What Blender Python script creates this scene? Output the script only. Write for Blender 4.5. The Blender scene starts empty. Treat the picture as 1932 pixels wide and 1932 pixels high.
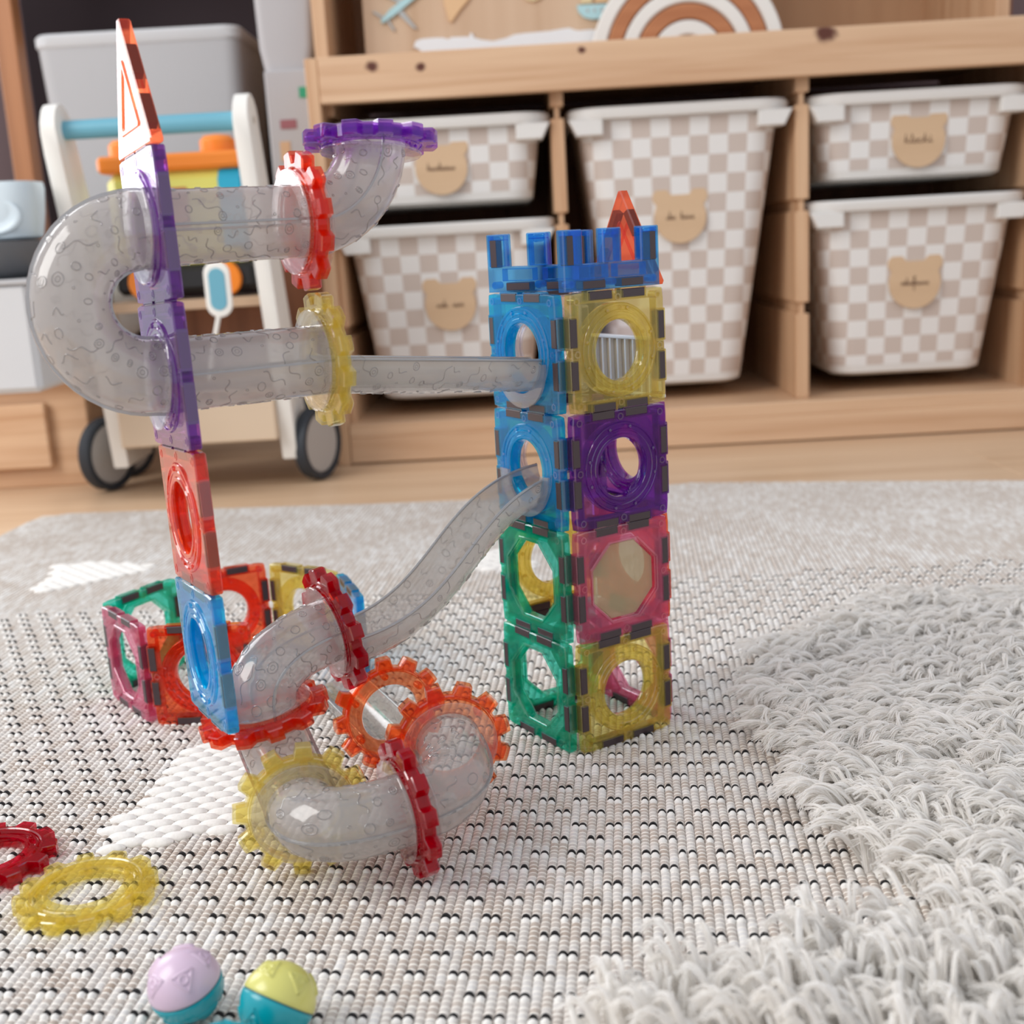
import bpy, bmesh, math, random
import numpy as np
from mathutils import Vector, Matrix
random.seed(7); rng = np.random.default_rng(7)
sc = bpy.context.scene
COL = sc.collection
PI = math.pi

# ------------------------------------------------------------------ camera, world, light
F_PX, PITCH, ROLL, CAM_H = 2296.1, 0.2245, -0.0564, 0.2889
cd = bpy.data.cameras.new('camera'); cam = bpy.data.objects.new('camera', cd); COL.objects.link(cam)
sc.camera = cam
cd.sensor_width = 36.0; cd.sensor_fit = 'HORIZONTAL'; cd.lens = F_PX / 1932 * 36.0
fw = Vector((0, math.cos(PITCH), -math.sin(PITCH)))
rt = Vector((1, 0, 0)); up = Vector((0, math.sin(PITCH), math.cos(PITCH)))
r2 = math.cos(ROLL) * rt + math.sin(ROLL) * up
u2 = -math.sin(ROLL) * rt + math.cos(ROLL) * up
M = Matrix.Identity(4)
for i in range(3):
    M[i][0] = r2[i]; M[i][1] = u2[i]; M[i][2] = -fw[i]
M[2][3] = CAM_H
cam.matrix_world = M
cd.clip_start = 0.02; cd.clip_end = 30
cd.dof.use_dof = True; cd.dof.focus_distance = 0.63; cd.dof.aperture_fstop = 9.5

world = bpy.data.worlds.new('world'); sc.world = world; world.use_nodes = True
bg = world.node_tree.nodes['Background']; bg.inputs[0].default_value = (0.90, 0.93, 1.0, 1); bg.inputs[1].default_value = 0.80

def area(name, loc, target, sx, sy, power, color):
    ld = bpy.data.lights.new(name, 'AREA'); ld.shape = 'RECTANGLE'; ld.size = sx; ld.size_y = sy
    ld.energy = power; ld.color = color
    o = bpy.data.objects.new(name, ld); COL.objects.link(o); o.location = loc
    o.rotation_euler = (Vector(target) - Vector(loc)).to_track_quat('-Z', 'Y').to_euler()
    return o
area('window_daylight', (-1.55, 0.15, 1.35), (0.05, 0.85, 0.1), 1.1, 1.3, 30, (1.0, 0.98, 0.95))
area('balcony_daylight', (-1.5, 1.95, 0.85), (0.0, 0.6, 0.15), 0.9, 1.1, 15, (0.95, 0.97, 1.0))

sc.view_settings.view_transform = 'Standard'; sc.view_settings.look = 'None'
sc.view_settings.gamma = 1.0; sc.view_settings.use_curve_mapping = False
sc.view_settings.exposure = 0.02
sc.cycles.max_bounces = 14; sc.cycles.transparent_max_bounces = 64
sc.cycles.diffuse_bounces = 4; sc.cycles.glossy_bounces = 4; sc.cycles.transmission_bounces = 8
sc.cycles.use_denoising = True

# ------------------------------------------------------------------ materials
def srgb(r, g, b):
    f = lambda c: (c / 255 / 12.92) if c <= 10 else ((c / 255 + 0.055) / 1.055) ** 2.4
    return (f(r), f(g), f(b), 1.0)
class NT:
    def __init__(s, name):
        s.m = bpy.data.materials.new(name); s.m.use_nodes = True; s.t = s.m.node_tree
        s.t.nodes.clear(); s.out = s.n('ShaderNodeOutputMaterial')
    def n(s, typ, **kw):
        nd = s.t.nodes.new(typ)
        for k, v in kw.items(): setattr(nd, k, v)
        return nd
    def set(s, nd, i, v):
        if hasattr(v, 'outputs'): v = v.outputs[0]
        if isinstance(v, bpy.types.NodeSocket): s.t.links.new(v, nd.inputs[i])
        else: nd.inputs[i].default_value = v
    def math(s, op, a, b=0.0, c=0.0):
        nd = s.n('ShaderNodeMath', operation=op); s.set(nd, 0, a); s.set(nd, 1, b); s.set(nd, 2, c); return nd
    def vmath(s, op, a, b=None):
        nd = s.n('ShaderNodeVectorMath', operation=op); s.set(nd, 0, a)
        if b is not None: s.set(nd, 1, b)
        return nd
    def mixc(s, f, a, b, mode='MIX'):
        nd = s.n('ShaderNodeMix', data_type='RGBA', blend_type=mode); s.set(nd, 0, f); s.set(nd, 6, a); s.set(nd, 7, b); return nd.outputs[2]
    def mixs(s, f, a, b):
        nd = s.n('ShaderNodeMixShader'); s.set(nd, 0, f); s.set(nd, 1, a); s.set(nd, 2, b); return nd
    def ramp(s, f, stops, interp='LINEAR'):
        nd = s.n('ShaderNodeValToRGB'); s.set(nd, 0, f); cr = nd.color_ramp; cr.interpolation = interp
        cr.elements[0].position, cr.elements[0].color = stops[0]
        cr.elements[1].position, cr.elements[1].color = stops[-1]
        for p, c in stops[1:-1]:
            e = cr.elements.new(p); e.color = c
        return nd
    def noise(s, vec, scale, detail=3, rough=0.5, dist=0.0):
        nd = s.n('ShaderNodeTexNoise'); s.set(nd, 'Vector', vec); s.set(nd, 'Scale', scale); s.set(nd, 'Detail', detail)
        s.set(nd, 'Roughness', rough); s.set(nd, 'Distortion', dist); return nd.outputs[0]
    def coord(s, which='Object'): return s.n('ShaderNodeTexCoord').outputs[which]
    def mapping(s, vec, scale=(1, 1, 1), loc=(0, 0, 0)):
        nd = s.n('ShaderNodeMapping'); s.set(nd, 0, vec); nd.inputs['Scale'].default_value = scale; nd.inputs['Location'].default_value = loc; return nd.outputs[0]
    def bump(s, h, strength=0.3, dist=0.001):
        nd = s.n('ShaderNodeBump'); s.set(nd, 'Height', h); nd.inputs['Strength'].default_value = strength; nd.inputs['Distance'].default_value = dist; return nd.outputs[0]
    def principled(s, color, rough=0.5, normal=None, spec=0.5, **kw):
        nd = s.n('ShaderNodeBsdfPrincipled'); s.set(nd, 'Base Color', color); s.set(nd, 'Roughness', rough); s.set(nd, 'Specular IOR Level', spec)
        if normal is not None: s.set(nd, 'Normal', normal)
        for k, v in kw.items(): s.set(nd, k, v)
        return nd
    def done(s, sh): s.set(s.out, 0, sh); return s.m

def mat_plain(name, col, rough=0.5, spec=0.5, bump=0.0, bscale=300, var=0.06):
    t = NT(name); co = t.coord()
    nz = t.noise(co, 25, 3)
    c = t.mixc(t.math('MULTIPLY', nz, var * 2), col, tuple(x * 0.8 for x in col[:3]) + (1,))
    nm = t.bump(t.noise(co, bscale, 2), bump, 0.0006) if bump else None
    return t.done(t.principled(c, rough, nm, spec))

def fresnel(t, f0=0.045, normal=None):
    geo = t.n('ShaderNodeNewGeometry')
    d = t.vmath('DOT_PRODUCT', geo.outputs['Incoming'], normal if normal is not None else geo.outputs['Normal']).outputs['Value']
    k = t.math('SUBTRACT', 1.0, t.math('ABSOLUTE', d))
    return t.math('MULTIPLY_ADD', t.math('POWER', k, 5.0), 1 - f0, f0)

def mat_clear(name, tint, body, dfac, rough=0.06, f0=0.05, bump=None, transl=0.5):
    """thin see-through plastic: tinted transmission, a little body scatter, fresnel gloss"""
    t = NT(name); nm = None
    if bump:
        co = t.coord(); h = t.noise(co, bump[0], 3, 0.6, 1.0)
        nm = t.bump(h, bump[1], 0.001)
    tr = t.n('ShaderNodeBsdfTransparent'); t.set(tr, 0, tint)
    df = t.n('ShaderNodeBsdfDiffuse'); t.set(df, 0, body)
    tl = t.n('ShaderNodeBsdfTranslucent'); t.set(tl, 0, body)
    gl = t.n('ShaderNodeBsdfGlossy'); t.set(gl, 0, (1, 1, 1, 1)); t.set(gl, 'Roughness', rough)
    if nm is not None:
        for b in (df, gl): t.set(b, 'Normal', nm)
    s = t.mixs(dfac, tr, t.mixs(transl, df, tl))
    return t.done(t.mixs(fresnel(t, f0, nm), s, gl))

def mat_wood(name, light, dark, axis='x', scale=1.0, rough=0.45, knots=(), fine=0.5):
    t = NT(name); co = t.coord()
    sc_ = {'x': (1.5, 38, 38), 'y': (38, 1.5, 38), 'z': (38, 38, 1.5)}[axis]
    m1 = t.mapping(co, tuple(v * scale for v in sc_))
    n1 = t.noise(m1, 1.0, 4, 0.55, 0.6)
    m2 = t.mapping(co, tuple(v * scale * 4 for v in sc_))
    n2 = t.noise(m2, 1.0, 2, 0.5)
    f = t.math('MULTIPLY_ADD', n2, 0.35 * fine, t.math('MULTIPLY', n1, 0.9))
    c = t.ramp(f, [(0.36, light), (0.55, tuple(0.6 * a + 0.4 * b for a, b in zip(light, dark))), (0.74, dark)]).outputs[0]
    for (p, r) in knots:
        d = t.vmath('SUBTRACT', co, p)
        dv = t.vmath('MULTIPLY', d, (0.8, 1, 1.0))
        dist = t.math('ADD', t.vmath('LENGTH', dv).outputs['Value'], t.math('MULTIPLY', t.math('SUBTRACT', t.noise(co, 90, 2), 0.5), r * 0.8))
        k = t.n('ShaderNodeMapRange', interpolation_type='SMOOTHSTEP'); t.set(k, 0, dist); k.inputs[1].default_value = r * 0.55; k.inputs[2].default_value = r * 1.25
        k.inputs[3].default_value = 1; k.inputs[4].default_value = 0
        c = t.mixc(k.outputs[0], c, srgb(92, 50, 38))
    nm = t.bump(n2, 0.08, 0.0005)
    return t.done(t.principled(c, rough, nm, 0.35))

PINE_L, PINE_D = srgb(224, 190, 156), srgb(192, 148, 112)
M_pine_x = mat_wood('pine_along_x', PINE_L, PINE_D, 'x')
M_pine_z = mat_wood('pine_along_z', srgb(218, 182, 146), srgb(184, 138, 102), 'z')
M_rail = mat_wood('pine_rail', PINE_L, PINE_D, 'x', knots=[((0.086, -0.001, 0.504), 0.007), ((0.147, -0.001, 0.5005), 0.0055), ((0.351, -0.001, 0.509), 0.0045), ((0.657, -0.001, 0.511), 0.011)])
M_floor = mat_wood('oak_laminate', srgb(218, 188, 156), srgb(196, 160, 126), 'x', 0.7, 0.38)
M_ply = mat_wood('birch_plywood', srgb(212, 184, 156), srgb(192, 160, 130), 'z', 0.6, 0.6, fine=0.2)
M_tan = mat_wood('tan_panel', srgb(206, 168, 132), srgb(186, 146, 112), 'z', 0.4, 0.6, fine=0.2)
M_tag = mat_wood('tag_wood', srgb(214, 184, 150), srgb(200, 168, 134), 'x', 0.5, 0.6, fine=0.2)
M_shaded_pine = mat_wood('shaded_pine', srgb(150, 100, 72), srgb(110, 70, 50), 'z', 0.7, 0.6)  # darker copy of the pine, interior shade painted into its colour
M_ink = mat_plain('burnt_ink', srgb(105, 72, 52), 0.8)
M_white = mat_plain('white_plastic', srgb(226, 224, 220), 0.35)
M_whitewood = mat_plain('white_paint', srgb(236, 234, 228), 0.45)
M_brownwood = mat_wood('rainbow_brown', srgb(190, 128, 88), srgb(166, 104, 68), 'x', 1, 0.6)
M_lightblue = mat_plain('pale_blue_paint', srgb(176, 214, 220), 0.5)
M_greywing = mat_plain('grey_paint', srgb(178, 182, 182), 0.5)
M_peach = mat_plain('peach_paint', srgb(224, 186, 142), 0.6)
M_cream = mat_plain('cream_paint', srgb(222, 202, 160), 0.6)
M_whiteprint = mat_plain('white_print', srgb(232, 234, 236), 0.6)
M_barblue = mat_plain('walker_blue', srgb(104, 168, 188), 0.4)
M_walkerside = mat_plain('walker_inner', srgb(204, 192, 176), 0.6)
M_rubber = mat_plain('dark_rubber', srgb(44, 50, 58), 0.6)
M_wheel = mat_plain('grey_wheel', srgb(176, 172, 168), 0.5)
M_black = mat_plain('black_plastic', srgb(24, 24, 28), 0.5)
M_fabric = mat_plain('grey_fabric', srgb(184, 184, 186), 0.9, 0.2, 0.4, 900)
M_fabric_l = mat_plain('light_fabric', srgb(204, 205, 207), 0.9, 0.2, 0.3, 900)
M_orange = mat_plain('orange_plastic', srgb(244, 138, 42), 0.35)
M_yellowp = mat_plain('lime_plastic', srgb(226, 220, 112), 0.35)
M_bluep = mat_plain('sky_plastic', srgb(40, 172, 208), 0.35)
M_brownp = mat_plain('brown_plastic', srgb(196, 128, 80), 0.5)
M_tubblue = mat_plain('pale_blue_plastic', srgb(204, 218, 226), 0.3)
M_paper = mat_plain('paper_white', srgb(178, 175, 176), 0.7)
M_green = mat_plain('green_print', srgb(40, 150, 110), 0.6)
M_redprint = mat_plain('dull_red_print', srgb(150, 90, 96), 0.6)
M_shaded_back = mat_plain('shaded_back', srgb(52, 40, 44), 0.9)  # near-black colour paints in the shade inside the bookcase
M_mauve = mat_plain('mauve_wall', srgb(116, 98, 100), 0.9)
M_lilac = mat_plain('lilac_plastic', srgb(208, 184, 204), 0.28, 0.6, 0.0)
M_teal = mat_plain('teal_plastic', srgb(0, 152, 166), 0.25, 0.6)
M_olive = mat_plain('yellow_ball_plastic', srgb(206, 202, 112), 0.25, 0.6)
M_seamteal = mat_plain('deep_teal', srgb(0, 96, 108), 0.4)
M_magnet = mat_plain('magnet_dark', srgb(62, 48, 52), 0.35, 0.6)

COLS = {  # tint per face, body scatter colour, scatter share
    'blue': ((0.18, 0.88, 0.99, 1), srgb(0, 188, 244), 0.30),
    'deep_blue': ((0.42, 0.80, 0.985, 1), srgb(24, 150, 240), 0.17),
    'yellow': ((0.975, 0.915, 0.62, 1), srgb(234, 220, 130), 0.19),
    'purple': ((0.70, 0.38, 0.84, 1), srgb(146, 44, 182), 0.22),
    'pink': ((0.97, 0.70, 0.80, 1), srgb(240, 122, 164), 0.32),
    'red': ((0.99, 0.46, 0.28, 1), srgb(244, 84, 44), 0.18),
    'teal': ((0.40, 0.95, 0.87, 1), srgb(0, 206, 174), 0.32),
    'smoke': ((0.95, 0.94, 0.96, 1), srgb(210, 206, 212), 0.08),
    'fog': ((0.93, 0.88, 0.78, 1), srgb(212, 196, 164), 0.55),
    'gear_yellow': ((0.985, 0.95, 0.70, 1), srgb(238, 222, 130), 0.17),
    'gear_red': ((0.985, 0.54, 0.40, 1), srgb(244, 60, 26), 0.20),
    'gear_orange': ((0.99, 0.64, 0.42, 1), srgb(250, 84, 30), 0.14),
    'gear_crimson': ((0.92, 0.15, 0.26, 1), srgb(190, 0, 38), 0.32),
    'gear_purple': ((0.76, 0.52, 0.88, 1), srgb(146, 66, 200), 0.16),
}
MC = {k: mat_clear(k + '_plastic', a, b, d, 0.05, 0.028) for k, (a, b, d) in COLS.items()}
MRIM = {k: mat_clear(k + '_rim', tuple(x ** 1.1 for x in a[:3]) + (1,), b, d, 0.08, 0.035) for k, (a, b, d) in COLS.items()}
MGLINT = {k: mat_clear(k + '_edge_glint', tuple(x ** 0.9 for x in a[:3]) + (1,), tuple(0.95 * x + 0.05 for x in b[:3]) + (1,), 0.26, 0.12, 0.10) for k, (a, b, d) in COLS.items()}  # bevels in a lighter, glossier colour that paints in edge glints
MLINE = {k: mat_clear(k + '_ridge', tuple(x ** 1.6 for x in a[:3]) + (1,), tuple(x * 0.8 for x in b[:3]) + (1,), 0.22, 0.06, 0.10) for k, (a, b, d) in COLS.items()}
M_fence = mat_plain('white_fence_plastic', srgb(238, 236, 234), 0.3)
M_pipe = mat_clear('frosted_tube', (0.87, 0.86, 0.85, 1), srgb(204, 200, 196), 0.58, 0.10, 0.055, (70, 0.12), 0.5)
M_slide = mat_clear('clear_chute', (0.88, 0.87, 0.86, 1), srgb(206, 202, 196), 0.36, 0.10, 0.055, (70, 0.12), 0.5)
M_emboss = mat_clear('embossed_ridge', (0.66, 0.65, 0.65, 1), srgb(200, 198, 196), 0.25, 0.05, 0.10)
M_seam = mat_clear('tube_seam', (0.55, 0.55, 0.56, 1), srgb(216, 216, 216), 0.42, 0.08, 0.16)
M_seam2 = mat_clear('chute_collar', (0.86, 0.86, 0.87, 1), srgb(214, 212, 210), 0.22, 0.07, 0.09)
M_flange = mat_clear('tube_flange', (0.94, 0.935, 0.93, 1), srgb(222, 220, 220), 0.07, 0.07, 0.07)

# ------------------------------------------------------------------ mesh helpers
class MB:
    def __init__(s): s.v = []; s.f = []; s.mi = []; s.k = 0; s.uv = {}
    def add(s, vs, fs):
        o = len(s.v); s.v += [tuple(p) for p in vs]
        for f in fs: s.f.append(tuple(i + o for i in f)); s.mi.append(s.k)
        return o
    def box(s, c, d, bev=0.0, R=None):
        x, y, z = (q / 2 for q in d); c = Vector(c); b = min(bev, x * .45, y * .45, z * .45)
        if b <= 0:
            vs = [Vector((a * x, e * y, g * z)) for a in (-1, 1) for e in (-1, 1) for g in (-1, 1)]
            fs = [(0, 1, 3, 2), (4, 6, 7, 5), (0, 4, 5, 1), (2, 3, 7, 6), (0, 2, 6, 4), (1, 5, 7, 3)]
        else:
            vs = []; ix = {}
            for a in (-1, 1):
                for e in (-1, 1):
                    for g in (-1, 1):
                        ix[(a, e, g)] = len(vs)
                        vs += [Vector((a * x, e * (y - b), g * (z - b))), Vector((a * (x - b), e * y, g * (z - b))), Vector((a * (x - b), e * (y - b), g * z))]
            I = lambda a, e, g, k: ix[(a, e, g)] + k
            fs = []
            for a in (-1, 1):
                q = [I(a, -1, -1, 0), I(a, 1, -1, 0), I(a, 1, 1, 0), I(a, -1, 1, 0)]; fs.append(q if a > 0 else q[::-1])
                q = [I(-1, a, -1, 1), I(-1, a, 1, 1), I(1, a, 1, 1), I(1, a, -1, 1)]; fs.append(q if a > 0 else q[::-1])
                q = [I(-1, -1, a, 2), I(1, -1, a, 2), I(1, 1, a, 2), I(-1, 1, a, 2)]; fs.append(q if a > 0 else q[::-1])
            for a in (-1, 1):
                for e in (-1, 1):
                    q = [I(a, e, -1, 0), I(a, e, -1, 1), I(a, e, 1, 1), I(a, e, 1, 0)]; fs.append(q if a * e > 0 else q[::-1])
                    q = [I(a, -1, e, 0), I(a, 1, e, 0), I(a, 1, e, 2), I(a, -1, e, 2)]; fs.append(q if a * e > 0 else q[::-1])
                    q = [I(-1, a, e, 1), I(-1, a, e, 2), I(1, a, e, 2), I(1, a, e, 1)]; fs.append(q if a * e > 0 else q[::-1])
                    for g in (-1, 1):
                        q = [I(a, e, g, 0), I(a, e, g, 1), I(a, e, g, 2)]; fs.append(q if a * e * g > 0 else q[::-1])
        if R is not None: vs = [R @ p for p in vs]
        s.add([c + p for p in vs], fs)
    def rings(s, loops, closed_v=False, caps=True):
        n = len(loops[0]); o = s.add([p for l in loops for p in l], [])
        m = len(loops)
        for j in range(m if closed_v else m - 1):
            a = o + j * n; b = o + ((j + 1) % m) * n
            for i in range(n):
                k = (i + 1) % n
                s.f.append((a + i, a + k, b + k, b + i)); s.mi.append(s.k)
        if caps and not closed_v:
            s.f.append(tuple(o + i for i in range(n))[::-1]); s.mi.append(s.k)
            s.f.append(tuple(o + (m - 1) * n + i for i in range(n))); s.mi.append(s.k)
        return o
    def tube(s, pts, r, n=8, caps=True, flat=1.0):
        fr = frames(pts); rr = r if callable(r) else (lambda t: r)
        L = []
        for j, (p, t_, a, b) in enumerate(fr):
            q = rr(j / max(1, len(fr) - 1))
            L.append([p + a * math.cos(2 * PI * i / n) * q + b * math.sin(2 * PI * i / n) * q * flat for i in range(n)])
        s.rings(L, caps=caps)
    def lathe(s, prof, n=32, c=(0, 0, 0), X=Vector((1, 0, 0)), Y=Vector((0, 1, 0)), Z=Vector((0, 0, 1)), closed=False, caps=False):
        c = Vector(c); L = []
        for r, z in prof: L.append([c + X * r * math.cos(2 * PI * i / n) + Y * r * math.sin(2 * PI * i / n) + Z * z for i in range(n)])
        s.rings(L, closed_v=closed, caps=caps)
    def prism(s, poly, y0, y1, bev=0.0, T=None, edge=0):
        """poly: list of (x,z) counter-clockwise, extruded along y"""
        n = len(poly)
        def off(d):
            if d == 0: return poly
            out = []
            for i in range(n):
                p0, p1, p2 = (Vector(poly[j % n]) for j in (i - 1, i, i + 1))
                e1 = (p1 - p0); e2 = (p2 - p1)
                if e1.length < 1e-9 or e2.length < 1e-9: out.append(tuple(p1)); continue
                n1 = Vector((-e1.y, e1.x)).normalized(); n2 = Vector((-e2.y, e2.x)).normalized()
                nn = n1 + n2
                if nn.length < 1e-6: nn = n1
                k = d / max(0.35, nn.normalized().dot(n1)); out.append(tuple(p1 + nn.normalized() * k))
            return out
        ins = off(bev)
        L = [[(x, y0, z) for x, z in ins]] + ([[(x, y0 + bev, z) for x, z in poly], [(x, y1 - bev, z) for x, z in poly]] if bev else []) + [[(x, y1, z) for x, z in ins]]
        L = [[Vector(p) for p in l] for l in L]
        if T is not None: L = [[T @ p for p in l] for l in L]
        k0 = len(s.mi); s.rings(L, caps=True)
        if bev and edge:
            for i in range(k0, k0 + n): s.mi[i] = edge
            for i in range(k0 + 2 * n, k0 + 3 * n): s.mi[i] = edge
    def mesh(s, name, mats, smooth=False, autosmooth=None):
        me = bpy.data.meshes.new(name); me.from_pydata([tuple(p) for p in s.v], [], s.f); me.update()
        for m in (mats if isinstance(mats, (list, tuple)) else [mats]): me.materials.append(m)
        if max(s.mi, default=0): me.polygons.foreach_set('material_index', s.mi)
        bm = bmesh.new(); bm.from_mesh(me); bmesh.ops.recalc_face_normals(bm, faces=bm.faces)
        if smooth or autosmooth is not None:
            for f in bm.faces: f.smooth = True
            if autosmooth is not None:
                for e in bm.edges:
                    if len(e.link_faces) == 2 and e.calc_face_angle(0) > autosmooth: e.smooth = False
        bm.to_mesh(me); bm.free()
        return me
    def build(s, name, mats, parent=None, smooth=False, autosmooth=None, **kw):
        return link(name, s.mesh(name, mats, smooth, autosmooth), parent, **kw)

def link(name, me, parent=None, loc=None, rot=None, kind=None, label=None):
    o = bpy.data.objects.new(name, me); COL.objects.link(o)
    if parent is not None: o.parent = parent
    if loc is not None: o.location = loc
    if rot is not None: o.rotation_euler = rot
    if kind: o['kind'] = kind
    if label: o['label'] = label
    return o
def thing(name, label, cat, loc=(0, 0, 0), R=None, group=None):
    o = bpy.data.objects.new(name, None); COL.objects.link(o); o.empty_display_size = 0.01
    m = (R.to_4x4() if R is not None else Matrix.Identity(4)); m.translation = Vector(loc); o.matrix_world = m
    o['label'] = label; o['category'] = cat
    if group: o['group'] = group
    return o
def clone(src, label, loc, R=None, group=None, mats=None):
    """copy a thing with its parts and sub-parts; mats maps material slots per part name"""
    o = src.copy(); COL.objects.link(o)
    m = (R.to_4x4() if R is not None else Matrix.Identity(4)); m.translation = Vector(loc); o.matrix_world = m
    o['label'] = label
    if group: o['group'] = group
    for ch in list(src.children):
        c = ch.copy(); COL.objects.link(c); c.parent = o
        for g in list(ch.children):
            d = g.copy(); COL.objects.link(d); d.parent = c
    return o
def frames(pts, ref=None):
    pts = [Vector(p) for p in pts]; out = []
    T = [(pts[min(i + 1, len(pts) - 1)] - pts[max(i - 1, 0)]).normalized() for i in range(len(pts))]
    a = ref if ref is not None else (Vector((0, 0, 1)) if abs(T[0].z) < 0.8 else Vector((1, 0, 0)))
    for p, t in zip(pts, T):
        a = (a - t * a.dot(t)).normalized(); out.append((p, t, a, t.cross(a)))
    return out
def axes(x, y, z): return Matrix((x, y, z)).transposed()   # columns
def frame_z(n, hint=(0, 0, 1)):
    n = Vector(n).normalized(); h = Vector(hint)
    if abs(n.dot(h)) > 0.95: h = Vector((1, 0, 0))
    x = h.cross(n).normalized(); return axes(x, n.cross(x), n)
def bezier(p0, d0, p1, d1, n=20, k=0.56):
    p0, p1, d0, d1 = Vector(p0), Vector(p1), Vector(d0).normalized(), Vector(d1).normalized()
    L = (p1 - p0).length / math.sqrt(2)
    a, b = p0 + d0 * L * k, p1 - d1 * L * k; out = []
    for i in range(n + 1):
        t = i / n; q = 1 - t
        out.append(p0 * q ** 3 + a * 3 * q * q * t + b * 3 * q * t * t + p1 * t ** 3)
    return out

# ------------------------------------------------------------------ room setting
S = 0.0642          # side of one magnetic tile
T_TILE = 0.0058
FZ = -0.005         # floor level below the rug surface
fl = thing('floor', 'pale oak laminate floor between rug and shelf', 'floor', (0, 0, FZ)); fl['kind'] = 'structure'; del fl['category']
b = MB(); b.box((0.1, 1.0, -0.02), (3.2, 3.4, 0.03)); b.build('subfloor', M_floor, fl)
mb = MB(); mb.box((0, 0, 0), (1.28, 0.1785, 0.006), 0.0007); plank_me = mb.mesh('plank', M_floor)
for r in range(6):
    for c in range(3):
        link('plank', plank_me, fl, loc=(-0.95 + c * 1.2805 - 0.4 * (r % 3), 1.24 + r * 0.179, -0.003))
wb = MB(); wb.box((0.1, 2.14, 0.6), (3.2, 0.03, 1.25)); wb.build('wall_back', M_mauve, kind='structure')

# ------------------------------------------------------------------ storage shelf
SA = -0.0219; SO = Vector((-0.2309, 1.6269, 0))
RS = Matrix.Rotation(SA, 3, 'Z')
def sp(u, w, v): return SO + RS @ Vector((u, w, v))
shelf = thing('storage_shelf', 'low pine storage bench holding five checkered bins', 'shelf', SO, RS)
W = 0.96
m = MB(); m.box((0.0165 / 2 + 0.0005, 0.22, 0.2565), (0.0165, 0.44, 0.523), 0.0012); m.box((0.0225, 0.24, 0.475), (0.011, 0.40, 0.05), 0.001)
for z0, z1 in ((0.047, 0.163), (0.178, 0.297), (0.312, 0.431)): m.box((0.0205, 0.235, (z0 + z1) / 2), (0.008, 0.41, z1 - z0), 0.001)
m.build('side_panel', M_pine_z, shelf)
m = MB(); m.box((W - 0.009, 0.22, 0.2565), (0.018, 0.44, 0.523), 0.0012)
for z0, z1 in ((0.047, 0.163), (0.178, 0.297), (0.312, 0.431)): m.box((W - 0.022, 0.235, (z0 + z1) / 2), (0.008, 0.41, z1 - z0), 0.001)
m.build('side_panel', M_pine_z, shelf)
m = MB(); m.box(((0.017 + W - 0.018) / 2, 0.010, 0.4905), (W - 0.0355, 0.020, 0.0565), 0.0015); m.build('front_rail', M_rail, shelf)
m = MB(); m.box((W / 2, 0.23, 0.497), (W - 0.036, 0.42, 0.016), 0.001); m.build('top_board', M_pine_x, shelf)
m = MB(); m.box((W / 2, 0.22, 0.0405), (W - 0.036, 0.438, 0.018), 0.0012); m.build('bottom_board', M_pine_x, shelf)
m = MB(); m.box((W / 2, 0.011, 0.0145), (W - 0.036, 0.02, 0.035), 0.001); m.build('plinth', M_pine_x, shelf)
m = MB(); m.box((W / 2, 0.438, 0.26), (W - 0.036, 0.006, 0.45)); m.build('back_board', M_shaded_pine, shelf)
for uc in (0.3175, 0.634):
    m = MB(); m.box((uc, 0.235, 0.27), (0.0065, 0.40, 0.437), 0.0005)
    for z0, z1 in ((0.0495, 0.163), (0.178, 0.297), (0.312, 0.431), (0.446, 0.4885)):
        m.box((uc, 0.235, (z0 + z1) / 2), (0.0175, 0.41, z1 - z0), 0.0012)
    m.build('divider_post', M_pine_z, shelf)

# checkered bins
def mat_checker():
    t = NT('checker_print'); uv = t.n('ShaderNodeUVMap'); uv.uv_map = 'UVMap'
    ck = t.n('ShaderNodeTexChecker'); t.set(ck, 'Vector', uv.outputs[0]); t.set(ck, 'Scale', 1.0)
    ck.inputs['Color1'].default_value = srgb(232, 231, 229); ck.inputs['Color2'].default_value = srgb(204, 191, 182)
    return t.done(t.principled(ck.outputs[0], 0.45, None, 0.4))
M_checker = mat_checker()
def rrect(w, d, r, n=6):
    out = []
    for cx, cy, a0 in ((w / 2 - r, d / 2 - r, 0), (-w / 2 + r, d / 2 - r, 90), (-w / 2 + r, -d / 2 + r, 180), (w / 2 - r, -d / 2 + r, 270)):
        for i in range(n + 1):
            a = math.radians(a0 + 90 * i / n); out.append((cx + r * math.cos(a), cy + r * math.sin(a)))
    return out
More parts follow.
